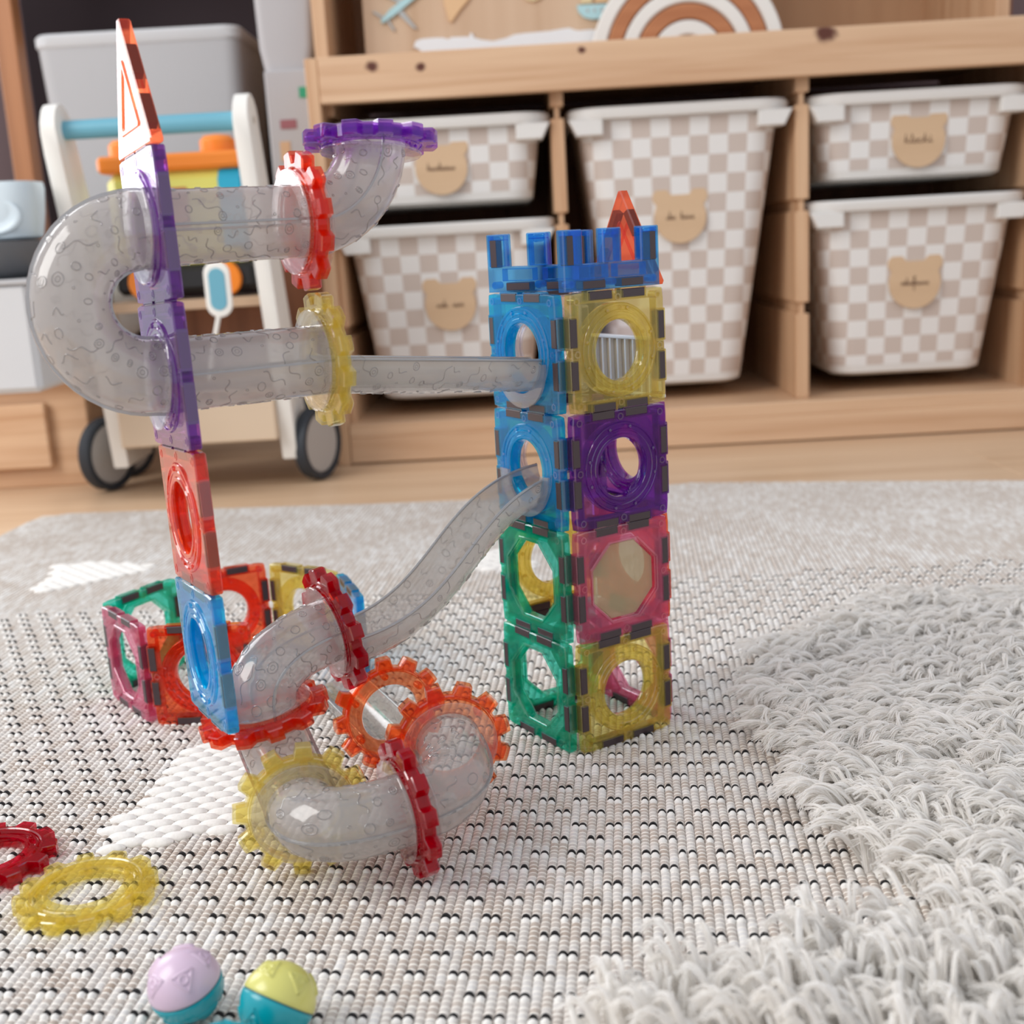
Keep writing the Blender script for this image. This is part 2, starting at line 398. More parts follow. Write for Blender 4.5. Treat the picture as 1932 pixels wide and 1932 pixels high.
def script_line(kind, scale):
    """letter strokes in tag space (x right, z up), unit = scale"""
    st = []
    def el(cx, cz, rx, rz, a0=0, a1=360, n=10): return [(cx + rx * math.cos(math.radians(a0 + (a1 - a0) * i / n)), cz + rz * math.sin(math.radians(a0 + (a1 - a0) * i / n))) for i in range(n + 1)]
    if kind == 'klocki':
        st.append([(-3.0, 0), (-2.75, 1.9)]); st.append([(-2.9, .45), (-2.3, 1.0), (-2.7, .55), (-2.1, 0), (-1.8, .3)])
        st.append([(-1.8, .3), (-1.35, 1.5), (-1.5, 1.9), (-1.65, .2), (-1.3, 0), (-1.0, .4)])
        st.append(el(-.75, .45, .35, .42)); st.append(el(.25, .45, .38, .42, 50, 310)); st.append([(.5, .12), (.9, .3), (1.25, 1.9)]); st.append([(.95, 0), (1.2, 1.6)])
        st.append([(1.05, .45), (1.65, 1.0), (1.25, .55), (1.8, 0), (2.2, .4), (2.3, .9), (2.35, .15), (2.6, 0), (2.9, .3)]); st.append(el(2.42, 1.3, .06, .06))
    else:
        rr = random.Random(kind); x = -3.0; pts = []; tall = {'a': (0, 5), 'b': (3,), 'c': (1, 6), 'd': (2, 5)}[kind[0]]
        gap = {'b': (5, 6), 'c': (4, 5)}.get(kind[0], ())
        for i in range(12):
            if i in gap:
                if len(pts) > 1: st.append(pts)
                pts = []; x += .5; continue
            h = 1.8 if i in tall else rr.uniform(.7, 1.0)
            pts += [(x, rr.uniform(0, .2)), (x + .2, h), (x + .33, rr.uniform(0, .15))]; x += .5
        st.append(pts)
        if kind[0] == 'd': st.append([(-.2, 1.1), (-.25, -1.1)]); st.append(el(-.15, 1.7, .2, .2))
    return [[(x * scale, z * scale) for x, z in l] for l in st]
def bear_tag(parent, u, w, v, s, word):
    N = 120; poly = []
    circ = [(0, -0.0025, 0.0345), (-0.0245, 0.0235, 0.0122), (0.0245, 0.0235, 0.0122)]
    for i in range(N):
        a = 2 * PI * i / N; dx, dz = math.cos(a), math.sin(a); best = 0
        for cx, cz, r in circ:
            bq = dx * cx + dz * cz; disc = bq * bq - (cx * cx + cz * cz - r * r)
            if disc > 0:
                q = bq + math.sqrt(disc)
                if r > 0.02 and dz > 0.05: q = min(q, 0.0262 / dz)
                best = max(best, q)
        poly.append((best * dx * s, best * dz * s))
    m = MB(); m.prism(poly, -0.0035, 0.0, 0.0006)
    t = m.build('bear_tag', M_tag, parent, loc=(u, w, v))
    m = MB()
    for l in script_line(word, 0.0062 * s):
        if len(l) > 1: m.tube([(x, -0.0036, z - 0.006 * s) for x, z in l], 0.00062, 5)
    m.build('engraved_name', M_ink, t)
def make_bin(uc, ztop, h, label, word, tag_z):
    wt, dt = 0.268, 0.37; tap = 0.03 * h / 0.23 if h > 0.15 else 0.016; wb_, db_ = wt - 2 * tap, dt - 2 * tap
    t = thing('storage_bin', label, 'bin', sp(uc, 0.032, ztop - h), RS, 'checkered bins in the pine shelf')
    yc = dt / 2
    m = MB(); zs = [0, 0.004, 0.0135, 0.0136, h - 0.006]; L = []
    for i, z in enumerate(zs):
        f = z / h; q = 0.006 if i == 0 else 0.0
        L.append([Vector((x, yc + y, z)) for x, y in rrect(wb_ + (wt - wb_) * f - 2 * q, db_ + (dt - db_) * f - 2 * q, 0.034)])
    sh_ = lambda l, k: [Vector((p.x * (1 - k), yc + (p.y - yc) * (1 - k), p.z)) for p in l]
    L2 = [[Vector((x, yc + y, z)) for x, y in rrect(wt - 0.004 - q, dt - 0.004 - q, 0.03)] for z, q in ((h - 0.004, 0), (h - 0.02, 2.4 * tap * 0.02 / h + .002))]
    m.rings(L[:3] + [sh_(L[2], .006), sh_(L[4], .006)] + L2)
    m.build('tub', M_white, t, autosmooth=0.6)
    # printed wrap with its own uv
    n = len(L[3]); me = bpy.data.meshes.new('checker_wrap'); vs = []; fs = []; uvs = []
    per = [0.0]
    for i in range(n): per.append(per[-1] + (L[4][(i + 1) % n] - L[4][i]).length)
    nb = 8
    for j in range(nb + 1):
        f = j / nb
        for i in range(n + 1): vs.append(L[3][i % n].lerp(L[4][i % n], f))
    mid_ = (per[n // 4 * 3 - 1] + per[n // 4 * 3]) / 2
    for j in range(nb):
        for i in range(n): fs.append((j * (n + 1) + i, j * (n + 1) + i + 1, (j + 1) * (n + 1) + i + 1, (j + 1) * (n + 1) + i))
    me.from_pydata([tuple(v) for v in vs], [], fs); me.materials.append(M_checker)
    uvl = me.uv_layers.new(name='UVMap'); sq = 0.0255
    for p in me.polygons:
        p.use_smooth = True
        for li, vi in zip(p.loop_indices, p.vertices):
            j, i = divmod(vi, n + 1)
            f_ = j / nb; uvl.data[li].uv = ((per[i] - mid_) / sq * (wb_ + (wt - wb_) * f_) / wt + 100.5, (h - 0.02 - L[4][0].z * j / nb) / sq + 100.15)
    link('checker_wrap', me, t)
    # rim with corner brackets
    m = MB(); rings = []
    for w_, z in ((0.0, h - 0.0145), (0.011, h - 0.0145), (0.0125, h - 0.012), (0.0125, h - 0.003), (0.010, h), (-0.002, h), (-0.002, h - 0.0145)):
        rings.append([Vector((x, yc + y, z)) for x, y in rrect(wt + 2 * w_, dt + 2 * w_, 0.034 + w_)])
    m.rings(rings, caps=False)
    for sx in (-1, 1):
        poly = [(sx * 0.100, h - 0.0345), (sx * 0.134, h - 0.0345), (sx * 0.1445, h - 0.014), (sx * 0.100, h - 0.014)]
        if sx < 0: poly = poly[::-1]
        m.prism(poly, -0.0105, 0.03, 0.0015)
    m.build('rim', M_white, t, autosmooth=0.6)
    slope = tap / h
    bear_tag(t, 0.0 + {'klocki': 0.0}.get(word, 0.0), slope * (ztop - tag_z) - 0.0008, tag_z - (ztop - h), 1.0, word)
    return t
make_bin(0.163, 0.441, 0.110, 'shallow checkered bin at top left of the shelf, tag partly behind the purple gear', 'a1', 0.3805)
make_bin(0.476, 0.441, 0.370, 'tall checkered bin filling the middle bay of the pine shelf', 'c2', 0.301)
make_bin(0.787, 0.441, 0.110, 'shallow checkered bin at top right of the shelf, tag reading klocki', 'klocki', 0.381)
make_bin(0.163, 0.3075, 0.235, 'medium checkered bin low in the left bay of the pine shelf', 'b3', 0.2025)
make_bin(0.787, 0.3075, 0.235, 'medium checkered bin low in the right bay of the pine shelf', 'd4', 0.198)

# upper cabinet on the shelf, map board, rainbow
up_ = thing('upper_cabinet', 'pine cabinet with tan back standing on the low shelf', 'cabinet', sp(0, 0.1, 0.505), RS)
for u0 in (0.0, 0.905):
    m = MB(); m.box((u0 + 0.009, 0.16, 0.2), (0.018, 0.32, 0.40), 0.001); m.build('side_panel', M_pine_z, up_)
m = MB(); m.box((0.46, 0.317, 0.2), (0.90, 0.006, 0.40)); m.build('back_panel', M_tan, up_)
m = MB(); m.box((0.46, 0.16, 0.3), (0.887, 0.31, 0.018), 0.001); m.build('shelf_board', M_pine_x, up_)  # out of view, added so the cabinet interior falls into shadow
m = MB(); m.box((0.94, 0.10, 0.08), (0.030, 0.05, 0.15), 0.001); m.build('hinge_block', M_shaded_pine, up_)

tilt = Matrix.Rotation(-0.06, 3, 'X')
mp = thing('map_board', 'plywood map board with airplane, sailboat and white strip leaning behind the rail', 'puzzle', sp(0.06, 0.165, 0.505), RS @ tilt)
m = MB(); m.box((0.225, 0.006, 0.14), (0.45, 0.012, 0.28), 0.001); m.build('board', M_ply, mp)
def piece(name, pts, mat, parent, th=0.004, at=(0.06, 0.505), y=0.0):
    """flat raised piece: points given in shelf (u, v)"""
    poly = [(u - at[0], v - at[1]) for u, v in pts]
    a = sum(poly[i][0] * poly[(i + 1) % len(poly)][1] - poly[(i + 1) % len(poly)][0] * poly[i][1] for i in range(len(poly)))
    if a < 0: poly = poly[::-1]
    m = MB(); m.prism(poly, y - th, y, 0.0005); return m.build(name, mat, parent)
pl = piece('airplane_body', [(0.0845, 0.5825), (0.0875, 0.5815), (0.104, 0.5905), (0.150, 0.622), (0.158, 0.632), (0.148, 0.630), (0.118, 0.611), (0.098, 0.598), (0.0865, 0.5865)], M_lightblue, mp, 0.006)
piece('airplane_wing', [(0.109, 0.601), (0.116, 0.596), (0.1345, 0.571), (0.129, 0.5725), (0.108, 0.5935)], M_greywing, mp, 0.004)
piece('airplane_wing', [(0.112, 0.606), (0.118, 0.610), (0.098, 0.618), (0.085, 0.624), (0.082, 0.622)], M_greywing, mp, 0.004)
piece('airplane_tail', [(0.0735, 0.5965), (0.076, 0.598), (0.089, 0.590), (0.087, 0.587)], M_greywing, mp, 0.0042)
piece('airplane_tail', [(0.096, 0.585), (0.0935, 0.588), (0.091, 0.586), (0.1015, 0.570), (0.103, 0.572)], M_greywing, mp, 0.0042)
piece('continent', [(0.1725, 0.625), (0.1735, 0.603), (0.1765, 0.588), (0.1795, 0.5785), (0.1825, 0.5775), (0.186, 0.582), (0.195, 0.593), (0.208, 0.606), (0.214, 0.625)], M_peach, mp, 0.0045)
piece('continent', [(0.283, 0.607), (0.287, 0.600), (0.296, 0.598), (0.306, 0.601), (0.309, 0.610), (0.300, 0.618), (0.288, 0.616)], M_cream, mp, 0.0045)
piece('continent', [(0.428, 0.612), (0.4265, 0.589), (0.4295, 0.585), (0.440, 0.587), (0.452, 0.594), (0.47, 0.60), (0.47, 0.62)], M_lightblue, mp, 0.0045)
piece('white_land', [(0.1275, 0.548), (0.131, 0.5555), (0.139, 0.558), (0.156, 0.5585), (0.169, 0.558), (0.176, 0.5555), (0.181, 0.558), (0.200, 0.5575), (0.2055, 0.557), (0.207, 0.562), (0.2095, 0.562), (0.2125, 0.5555), (0.221, 0.5525), (0.238, 0.5495), (0.256, 0.5525), (0.268, 0.5565), (0.283, 0.5575), (0.318, 0.5585), (0.336, 0.5605), (0.344, 0.561), (0.352, 0.5575), (0.357, 0.5565), (0.372, 0.557), (0.402, 0.5555), (0.43, 0.554), (0.46, 0.551), (0.47, 0.53), (0.137, 0.53), (0.139, 0.5405), (0.134, 0.545)], M_whiteprint, mp, 0.0035)
hb = piece('boat_hull', [(0.3555, 0.5895), (0.3575, 0.5805), (0.365, 0.573), (0.375, 0.570), (0.386, 0.570), (0.396, 0.5745), (0.4035, 0.582), (0.4055, 0.589)], M_lightblue, mp, 0.0055)
for u in (0.370, 0.3795, 0.389): piece('porthole', [(u + 0.002 * math.cos(a), 0.5815 + 0.0025 * math.sin(a)) for a in [k * PI / 4 for k in range(8)]], M_greywing, hb, 0.0065)
piece('boat_sail', [(0.3605, 0.591), (0.3775, 0.591), (0.3735, 0.625), (0.368, 0.618)], M_cream, mp, 0.005)
piece('boat_sail', [(0.3815, 0.591), (0.4005, 0.591), (0.388, 0.62), (0.3785, 0.625)], M_peach, mp, 0.005)

rb = thing('rainbow', 'wooden stacking rainbow of white and brown arches behind the rail', 'toy', sp(0.50, 0.115, 0.5055), RS)
radii = [0.131, 0.111, 0.0905, 0.071, 0.050, 0.030, 0.012]
for k in range(6):
    m = MB(); L = []
    for i in range(33):
        a = PI * i / 32; ro, ri = radii[k] - 0.0007, radii[k + 1] + 0.0007; L.append([])
        for r, y in ((ro - .002, 0), (ro, .002), (ro, .038), (ro - .002, .04), (ri + .002, .04), (ri, .038), (ri, .002), (ri + .002, 0)):
            L[-1].append(Vector((r * math.cos(a), y, r * math.sin(a))))
    m.rings(L, caps=True); m.build('arch', M_whitewood if k % 2 == 0 else M_brownwood, rb, autosmooth=0.5)

# ------------------------------------------------------------------ left background
chest = thing('pine_chest', 'low pine chest on the floor behind the clear bend', 'chest', (-0.80, 1.575, FZ))
m = MB(); m.box((0.02, 0.14, 0.07), (0.46, 0.24, 0.14), 0.002); m.build('body', M_pine_x, chest)
m = MB(); m.box((0.02, 0.13, 0.1445), (0.48, 0.27, 0.014), 0.002); m.build('lid', M_pine_x, chest)
m = MB(); m.box((0.02, 0.012, 0.07), (0.36, 0.012, 0.085), 0.002); m.build('front_panel', M_pine_x, chest)
pouf = thing('cloth_pouf', 'crumpled pale grey cloth bundle lying on the pine chest', 'cloth', (-0.63, 1.66, 0.147))
m = MB(); L = []
for j in range(13):
    t = j / 12; z = 0.155 * t; r = (math.sin(PI * (0.16 + 0.84 * (1 - t)) ** 1.0) ** 0.5)
    L.append([Vector(((0.17 * r * (1 + .07 * math.sin(3 * a + 5 * t) + .04 * math.sin(7 * a - 9 * t))) * math.cos(a), 0.10 * r * (1 + .07 * math.cos(4 * a + 3 * t)) * math.sin(a), z)) for a in [2 * PI * i / 36 for i in range(36)]])
m.rings(L); m.build('bundle', M_fabric_l, pouf, smooth=True)
tub = thing('plastic_tub', 'pale blue rounded plastic tub with an oval recess at the left edge', 'tub', (-0.550, 1.40, 0.312))
m = MB(); L = []
for z, w, d in ((0, .075, .06), (.003, .084, .068), (.03, .092, .074), (.055, .096, .078), (.062, .094, .076)):
    L.append([Vector((x, y, z)) for x, y in rrect(w, d, 0.028, 8)])
m.rings(L); m.build('shell', M_tubblue, tub, autosmooth=0.7)
m = MB(); m.lathe([(0.0, -0.0008), (0.022, -0.0006), (0.027, 0.0006), (0.030, 0.0014), (0.0325, 0.0)], 32, (0.004, -0.0365, 0.026), Vector((1, 0, 0)), Vector((0, 0.0, 0.62)), Vector((0, -1, 0.05))); m.build('recess', M_tubblue, tub, smooth=True)
bowl = thing('dark_bowl', 'dark grey bowl under the pale blue plastic tub', 'bowl', (-0.565, 1.40, 0.268))
m = MB(); m.lathe([(0.0, 0), (0.03, 0), (0.05, .012), (0.066, .036), (0.068, .043), (0.064, .043), (0.0, .040)], 32); m.build('body', mat_plain('slate_plastic', srgb(96, 100, 106), 0.4), bowl, autosmooth=0.6)
crate = thing('grey_crate', 'pale grey box under the dark bowl at left edge', 'box', (-0.575, 1.40, 0.147))
m = MB(); m.box((0, 0.0, 0.06), (0.13, 0.11, 0.12), 0.006); m.build('body', M_fabric_l, crate)
m = MB(); m.box((0, -0.0, 0.1205), (0.136, 0.116, 0.006), 0.002); m.build('lid', M_fabric, crate)

book = thing('bookcase', 'tall pine bookcase with shade-painted interior behind the grey storage box', 'bookcase', (-0.70, 1.86, FZ))
for x in (0.012, 0.435): m = MB(); m.box((x, 0.02, 0.42), (0.030, 0.035, 0.84), 0.002); m.build('upright', mat_wood('orange_pine', srgb(188, 130, 88), srgb(150, 98, 66), 'z', 1) if x < 0.1 else M_shaded_pine, book)
m = MB(); m.box((0.2, 0.235, 0.42), (0.48, 0.01, 0.84)); m.build('back_board', M_shaded_back, book)
for z in (0.30, 0.80): m = MB(); m.box((0.2, 0.13, z), (0.425, 0.2, 0.018), 0.001); m.build('shelf_board', M_shaded_pine, book)
ac = thing('side_wall_board', 'dull mauve board standing left of the bookcase', 'board', (-0.86, 1.84, FZ))
m = MB(); m.box((0.03, 0.0, 0.42), (0.21, 0.02, 0.85), 0.002); m.build('panel', M_mauve, ac)
gb = thing('fabric_box', 'large grey fabric storage box with pale rim in the bookcase', 'box', (-0.497, 1.915, 0.306))
m = MB(); L = []
for z, w, d in ((0, .265, .20), (.285, .292, .22)): L.append([Vector((x, y + .04, z)) for x, y in rrect(w, d, 0.022, 5)])
m.rings(L); m.build('body', M_fabric, gb, autosmooth=0.6)
m = MB(); L = []
for w, z in ((.293, .276), (.297, .279), (.297, .291), (.290, .295), (.280, .295), (.280, .285)): L.append([Vector((x, y + .04, z)) for x, y in rrect(w, w - .072, 0.024, 5)])
m.rings(L); m.build('rim', M_fabric_l, gb, autosmooth=0.6)

pk = thing('package', 'white printed cardboard package standing left of the pine shelf', 'box', (-0.268, 1.73, 0.30))
m = MB(); m.box((0, 0.05, 0.11), (0.064, 0.1, 0.22), 0.002); m.build('carton', M_paper, pk)
for (x, z, w, h, mm) in ((0.020, 0.19, 0.014, 0.014, M_green), (-0.005, 0.15, 0.022, 0.012, M_redprint), (0.008, 0.09, 0.02, 0.006, M_redprint), (-0.012, 0.115, 0.014, 0.026, M_tan), (0.02, 0.055, 0.01, 0.03, M_lightblue)):
    m = MB(); m.box((x, -0.0006, z), (w, 0.001, h), 0.0003); m.build('printed_patch', mm, pk)
pk2 = thing('cardboard_tray', 'brown cardboard tray under the white printed package', 'box', (-0.268, 1.73, FZ))
m = MB(); m.box((0, 0.05, 0.1525), (0.068, 0.1, 0.305), 0.002); m.build('carton', M_shaded_pine, pk2)
roll = thing('paper_bag', 'white paper bag resting on the printed package', 'bag', (-0.270, 1.735, 0.5205))
m = MB(); L = []
for z, w in ((0, .062), (.03, .074), (.15, .086)): L.append([Vector((x + 0.03 * z, y + 0.05 * 0 + 0.04, z)) for x, y in rrect(w, 0.07, 0.012, 4)])
m.rings(L); m.build('bag', M_paper, roll, autosmooth=0.6)

# ---- toddler walker with a toy bus on it
wk = thing('push_walker', 'white wooden push walker with pale blue handle bar and grey wheels', 'walker', (-0.378, 1.50, FZ))
def walker_side(x):
    prof = [(0.0, 0.036), (0.11, 0.036), (0.075, 0.12), (-0.040, 0.42)] + [(-0.074 + 0.029 * math.cos(a), 0.433 + 0.029 * math.sin(a)) for a in [k * PI / 8 for k in range(0, 9)]] + [(-0.100, 0.41), (-0.015, 0.12)]
    m = MB(); L = []
    for dx, q in ((-0.009, .985), (-0.0078, 1), (0.0078, 1), (0.009, .985)): L.append([Vector((x + dx, (y + .02) * q - .02, (z - .2) * q + .2)) for y, z in prof])
    m.rings(L); return m.build('side_panel', M_whitewood, wk, autosmooth=0.4)
for x in (-0.1055, 0.1055): walker_side(x)
m = MB(); m.tube([(-0.0965, -0.074, 0.4335), (0.0965, -0.074, 0.4335)], 0.0105, 16); m.build('handle_bar', M_barblue, wk, autosmooth=0.6)
for x in (-0.0965, 0.1148): m = MB(); m.tube([(x, -0.074, 0.4335), (x + .0008, -0.074, 0.4335)], 0.004, 12); m.build('screw', M_walkerside, wk)
m = MB(); m.box((0, -0.012, 0.095), (0.192, 0.016, 0.064), 0.002); m.build('front_board', mat_plain('birch_board', srgb(214, 192, 166), 0.5), wk)
m = MB(); m.box((0, 0.06, 0.10), (0.192, 0.12, 0.010), 0.001); m.build('tray', M_walkerside, wk)
m = MB(); m.box((0, 0.03, 0.232), (0.192, 0.08, 0.012), 0.001); m.build('upper_tray', mat_plain('birch_tray', srgb(196, 166, 138), 0.5), wk)
m = MB(); m.box((0.03, 0.08, 0.165), (0.14, 0.006, 0.12), 0.001); m.build('rear_panel', M_shaded_pine, wk)
for (x, y) in ((-0.129, 0.045), (0.129, 0.040), (-0.129, 0.140), (0.108, 0.140)):
    sx = -1 if x < 0 else 1
    m = MB(); R_ = 0.047
    Z = Vector((math.cos(0.40), -math.sin(0.40), 0)); X, Y = Vector((0, 0, 1)).cross(Z), Vector((0, 0, 1))
    m.lathe([(0.0, -0.006), (0.037, -0.006), (0.040, -0.003), (0.040, 0.003), (0.037, 0.006), (0.0, 0.006)], 36, (x + sx * 0.006, y, R_ + 0.001), X, Y, Z)
    w_ = m.build('wheel', M_wheel, wk, autosmooth=0.5)
    m = MB(); m.lathe([(0.0395, -0.008), (R_ - 0.001, -0.008), (R_, -0.006), (R_, 0.006), (R_ - 0.001, 0.008), (0.0395, 0.008)], 36, (x + sx * 0.006, y, R_ + 0.001), X, Y, Z, closed=True); m.build('tyre', M_rubber, w_, autosmooth=0.5)
bus = thing('toy_bus', 'toy bus with yellow body, orange roof and blue front on the walker', 'toy', (-0.378, 1.535, 0.2335))
m = MB(); m.box((0, 0, 0.022), (0.168, 0.07, 0.03), 0.006); m.build('chassis', M_black, bus)
m = MB(); m.box((0, 0, 0.088), (0.165, 0.074, 0.104), 0.012); m.build('body', M_yellowp, bus)
m = MB(); m.box((0.066, -0.002, 0.092), (0.042, 0.076, 0.090), 0.010); m.build('front_panel', M_bluep, bus)
m = MB(); m.box((0, 0, 0.147), (0.178, 0.080, 0.018), 0.007); m.build('roof', M_orange, bus)
for x in (-0.062, 0.048): m = MB(); m.lathe([(0.021, 0), (0.021, .014), (0.016, .019), (0.0, .021)], 24, (x, 0, 0.155)); m.build('roof_knob', M_orange, bus, autosmooth=0.7)
for x in (-0.05, -0.004): m = MB(); m.box((x, -0.0372, 0.098), (0.036, 0.003, 0.044), 0.0012); w_ = m.build('window', M_brownp if x > -0.03 else M_black, bus)
for x in (-0.05, 0.05):
    m = MB(); m.lathe([(0.0, -.005), (0.017, -.005), (0.019, 0), (0.017, .005), (0.0, .005)], 24, (x, -0.037, 0.020), Vector((1, 0, 0)), Vector((0, 0, 1)), Vector((0, 1, 0))); m.build('wheel', M_orange, bus, autosmooth=0.6)
bus.scale = (1, 1, 1.09)
pad = thing('toy_paddle', 'white toy paddle with blue centre and a thin white stick hanging under the walker tray', 'toy', (-0.325, 1.435, 0.2))
m = MB(); L = []
for y, q in ((-.003, .9), (-.002, 1), (.002, 1), (.003, .9)): L.append([Vector((x * q, y, z * q + 0.045)) for x, z in rrect(0.030, 0.064, 0.0148, 6)])
m.rings(L); m.build('blade', M_whitewood, pad)
m = MB(); m.prism([(x, z + 0.045) for x, z in rrect(0.019, 0.048, 0.0094, 6)], -0.0042, -0.003, 0.0003); m.build('centre', M_barblue, pad)
m = MB(); m.tube([(-0.003, 0, 0.014), (-0.016, 0.002, -0.03), (-0.022, 0.004, -0.06)], 0.0028, 8); m.build('stick', M_whitewood, pad)

# ------------------------------------------------------------------ magnetic tiles (local: x width, z up from bottom edge, y thickness)
def superangle(th, half, p=16):
    c_, s_ = math.cos(th), math.sin(th); r = half / ((abs(c_) ** p + abs(s_) ** p) ** (1 / p)); return r
def polyrad(th, n, ap, rot=0.0):
    a = (th - rot) % (2 * PI / n) - PI / n; return ap / math.cos(a)
NA = 64
def hole_plate(rout, rin, T, bev, k_rim=1):
    """plate with a hole; slot 0 = faces and hole, slot 1 = outer rim"""
    m = MB(); A = [2 * PI * i / NA for i in range(NA)]; h = T / 2
    P = lambda r, y: [Vector((r(a) * math.cos(a), y, S / 2 + r(a) * math.sin(a))) for a in A]
    ro = lambda d: (lambda a: rout(a) - d); ri = lambda d: (lambda a: rin(a) + d)
    m.k = k_rim; m.rings([P(ro(0), -h + bev), P(ro(0), h - bev)], caps=False)
    m.k = 0; m.rings([P(ro(bev), h), P(ri(bev), h)], caps=False); m.rings([P(ri(0), h - bev), P(ri(0), -h + bev)], caps=False); m.rings([P(ri(bev), -h), P(ro(bev), -h)], caps=False)
    m.k = 2
    for sg in (-1, 1):
        m.rings([P(ro(bev), sg * h), P(ro(0), sg * (h - bev))], caps=False); m.rings([P(ri(bev), sg * h), P(ri(0), sg * (h - bev))], caps=False)
    return m
def frame_walls(m, cx, cz, w, h_, T, th=0.0007):
    y = T * 0.86
    m.box((cx, 0, cz + h_ / 2), (w, y, th)); m.box((cx, 0, cz - h_ / 2), (w, y, th)); m.box((cx - w / 2, 0, cz), (th, y, h_)); m.box((cx + w / 2, 0, cz), (th, y, h_))
MAG = []
for f in (-0.175, 0.175):
    MAG += [(f * S, 0.0355 * S, 0), (f * S, 0.9645 * S, 0), (-0.4670 * S, (0.5 + f) * S, 1), (0.4670 * S, (0.5 + f) * S, 1)]
def merged(me_list, name):
    pass
def plate_with_pockets(rout, rin, extra=None):
    m = hole_plate(rout, rin, T_TILE, 0.0007); m.k = 3; frame_walls(m, 0, 0.5 * S, 0.83 * S, 0.83 * S, T_TILE, 0.0007)
    for x, z, v in MAG:
        w, h_ = (0.265 * S, 0.085 * S)
        frame_walls(m, x, z, *((w, h_) if not v else (h_, w)), T_TILE)
    if extra: extra(m)
    return m.mesh('tile_body', [MC['blue'], MRIM['blue'], MGLINT['blue'], MLINE['blue']], autosmooth=0.5)
ring_hole = lambda a: 0.258 * S
octo_hole = lambda a: polyrad(a, 8, 0.345 * S, -PI / 8)
sq_out = lambda a: superangle(a, S / 2 - 0.0002, 34)
def gussets(m):
    for sx in (-1, 1):
        for sz in (-1, 1):
            c = Vector((sx * 0.36 * S, 0, S / 2 + sz * 0.36 * S)); q = 0.085 * S
            tri = [c + Vector((sx * q * 0.5, 0, sz * q * 0.5)), c + Vector((-sx * q, 0, sz * q * 0.5)), c + Vector((sx * q * 0.5, 0, -sz * q))]
            for i in range(3):
                a, e = tri[i], tri[(i + 1) % 3]; d = (e - a)
                R = axes(d.normalized(), Vector((0, 1, 0)), d.normalized().cross(Vector((0, 1, 0))))
                m.box((a + e) / 2, (d.length, T_TILE * 0.9, 0.0006), 0, R)
    A = [2 * PI * i / NA for i in range(NA)]
    for h in (-1, 1):   # raised lip around the octagon
        P = lambda d, y: [Vector(((octo_hole(a) + d) * math.cos(a), y, S / 2 + (octo_hole(a) + d) * math.sin(a))) for a in A]
        y0 = h * T_TILE / 2
        m.rings([P(0.0001, y0), P(0.0004, y0 + h * .0007), P(0.0016, y0 + h * .0007), P(0.002, y0)], caps=False)
ME_RING_TILE = plate_with_pockets(sq_out, ring_hole)
ME_OCTO_TILE = plate_with_pockets(sq_out, octo_hole, gussets)
def ring_mesh():
    m = MB(); h = T_TILE / 2; pr = []
    up_prof = [(0.256, .2), (0.262, 1.0), (0.278, 1.25), (0.29, 1.25), (0.296, .55), (0.318, .5), (0.324, .95), (0.334, .95), (0.34, .3), (0.366, .25), (0.372, 1.0), (0.388, 1.0), (0.396, 0.02)]
    pr = [(r * S, h + k * 0.0009) for r, k in up_prof] + [(r * S, -h - k * 0.0009) for r, k in up_prof[::-1]]
    m.lathe(pr, 48, (0, 0, S / 2), Vector((1, 0, 0)), Vector((0, 0, 1)), Vector((0, 1, 0)), closed=True)
    nb_ = len(pr); m.mi = [1 if abs(pr[(i // 48 + 1) % nb_][1] - pr[(i // 48) % nb_][1]) > 0.0003 and abs(pr[(i // 48 + 1) % nb_][1] - pr[(i // 48) % nb_][1]) < 0.003 else 0 for i in range(len(m.mi))]; m.k = 1
    for q in range(8):   # little studs cast in the ring
        a = PI / 4 * q + 0.35 + (0.18 if q % 2 else 0)
        for sd in (-1, 1): m.lathe([(0.0, .0011), (0.0009, .001), (0.0013, 0)], 8, (0.357 * S * math.cos(a), sd * h, S / 2 + 0.357 * S * math.sin(a)), Vector((1, 0, 0)), Vector((0, 0, 1)), Vector((0, sd, 0)))
    return m.mesh('ring', [MC['blue'], MGLINT['blue']], autosmooth=0.6)
ME_RING = ring_mesh()
m = MB(); m.box((0, 0, 0), (0.238 * S, T_TILE, 0.070 * S), 0.0004); ME_MAG = m.mesh('magnet', M_magnet)
m = MB(); m.lathe([(0.0, .55), (0.35, .6), (0.6, 1.06), (1, 1.06), (1, -1.06), (0.6, -1.06), (0.35, -.6), (0, -.55)], 14, (0, 0, 0), Vector((0.032 * S, 0, 0)), Vector((0, 0, 0.032 * S)), Vector((0, T_TILE / 2, 0))); ME_RIVET = m.mesh('rivet', [MC['blue']], autosmooth=0.6)
def pane_mesh():
    m = MB(); m.prism([((octo_hole(a) - .0008) * math.cos(a), S / 2 + (octo_hole(a) - .0008) * math.sin(a)) for a in [2 * PI * (i + .5) / 8 for i in range(8)]], -0.0010, 0.0010, 0.0003)
    return m.mesh('pane', [MC['fog']])
ME_PANE = pane_mesh()
def setm(o, *mats):
    for i, mm in enumerate(mats):
        o.material_slots[i].link = 'OBJECT'; o.material_slots[i].material = mm
RIV = [(sx * 0.43 * S, (0.5 + sz * 0.43) * S) for sx in (-1, 1) for sz in (-1, 1)] + [(0, 0.06 * S), (0, 0.94 * S), (-0.44 * S, 0.5 * S), (0.44 * S, 0.5 * S)]
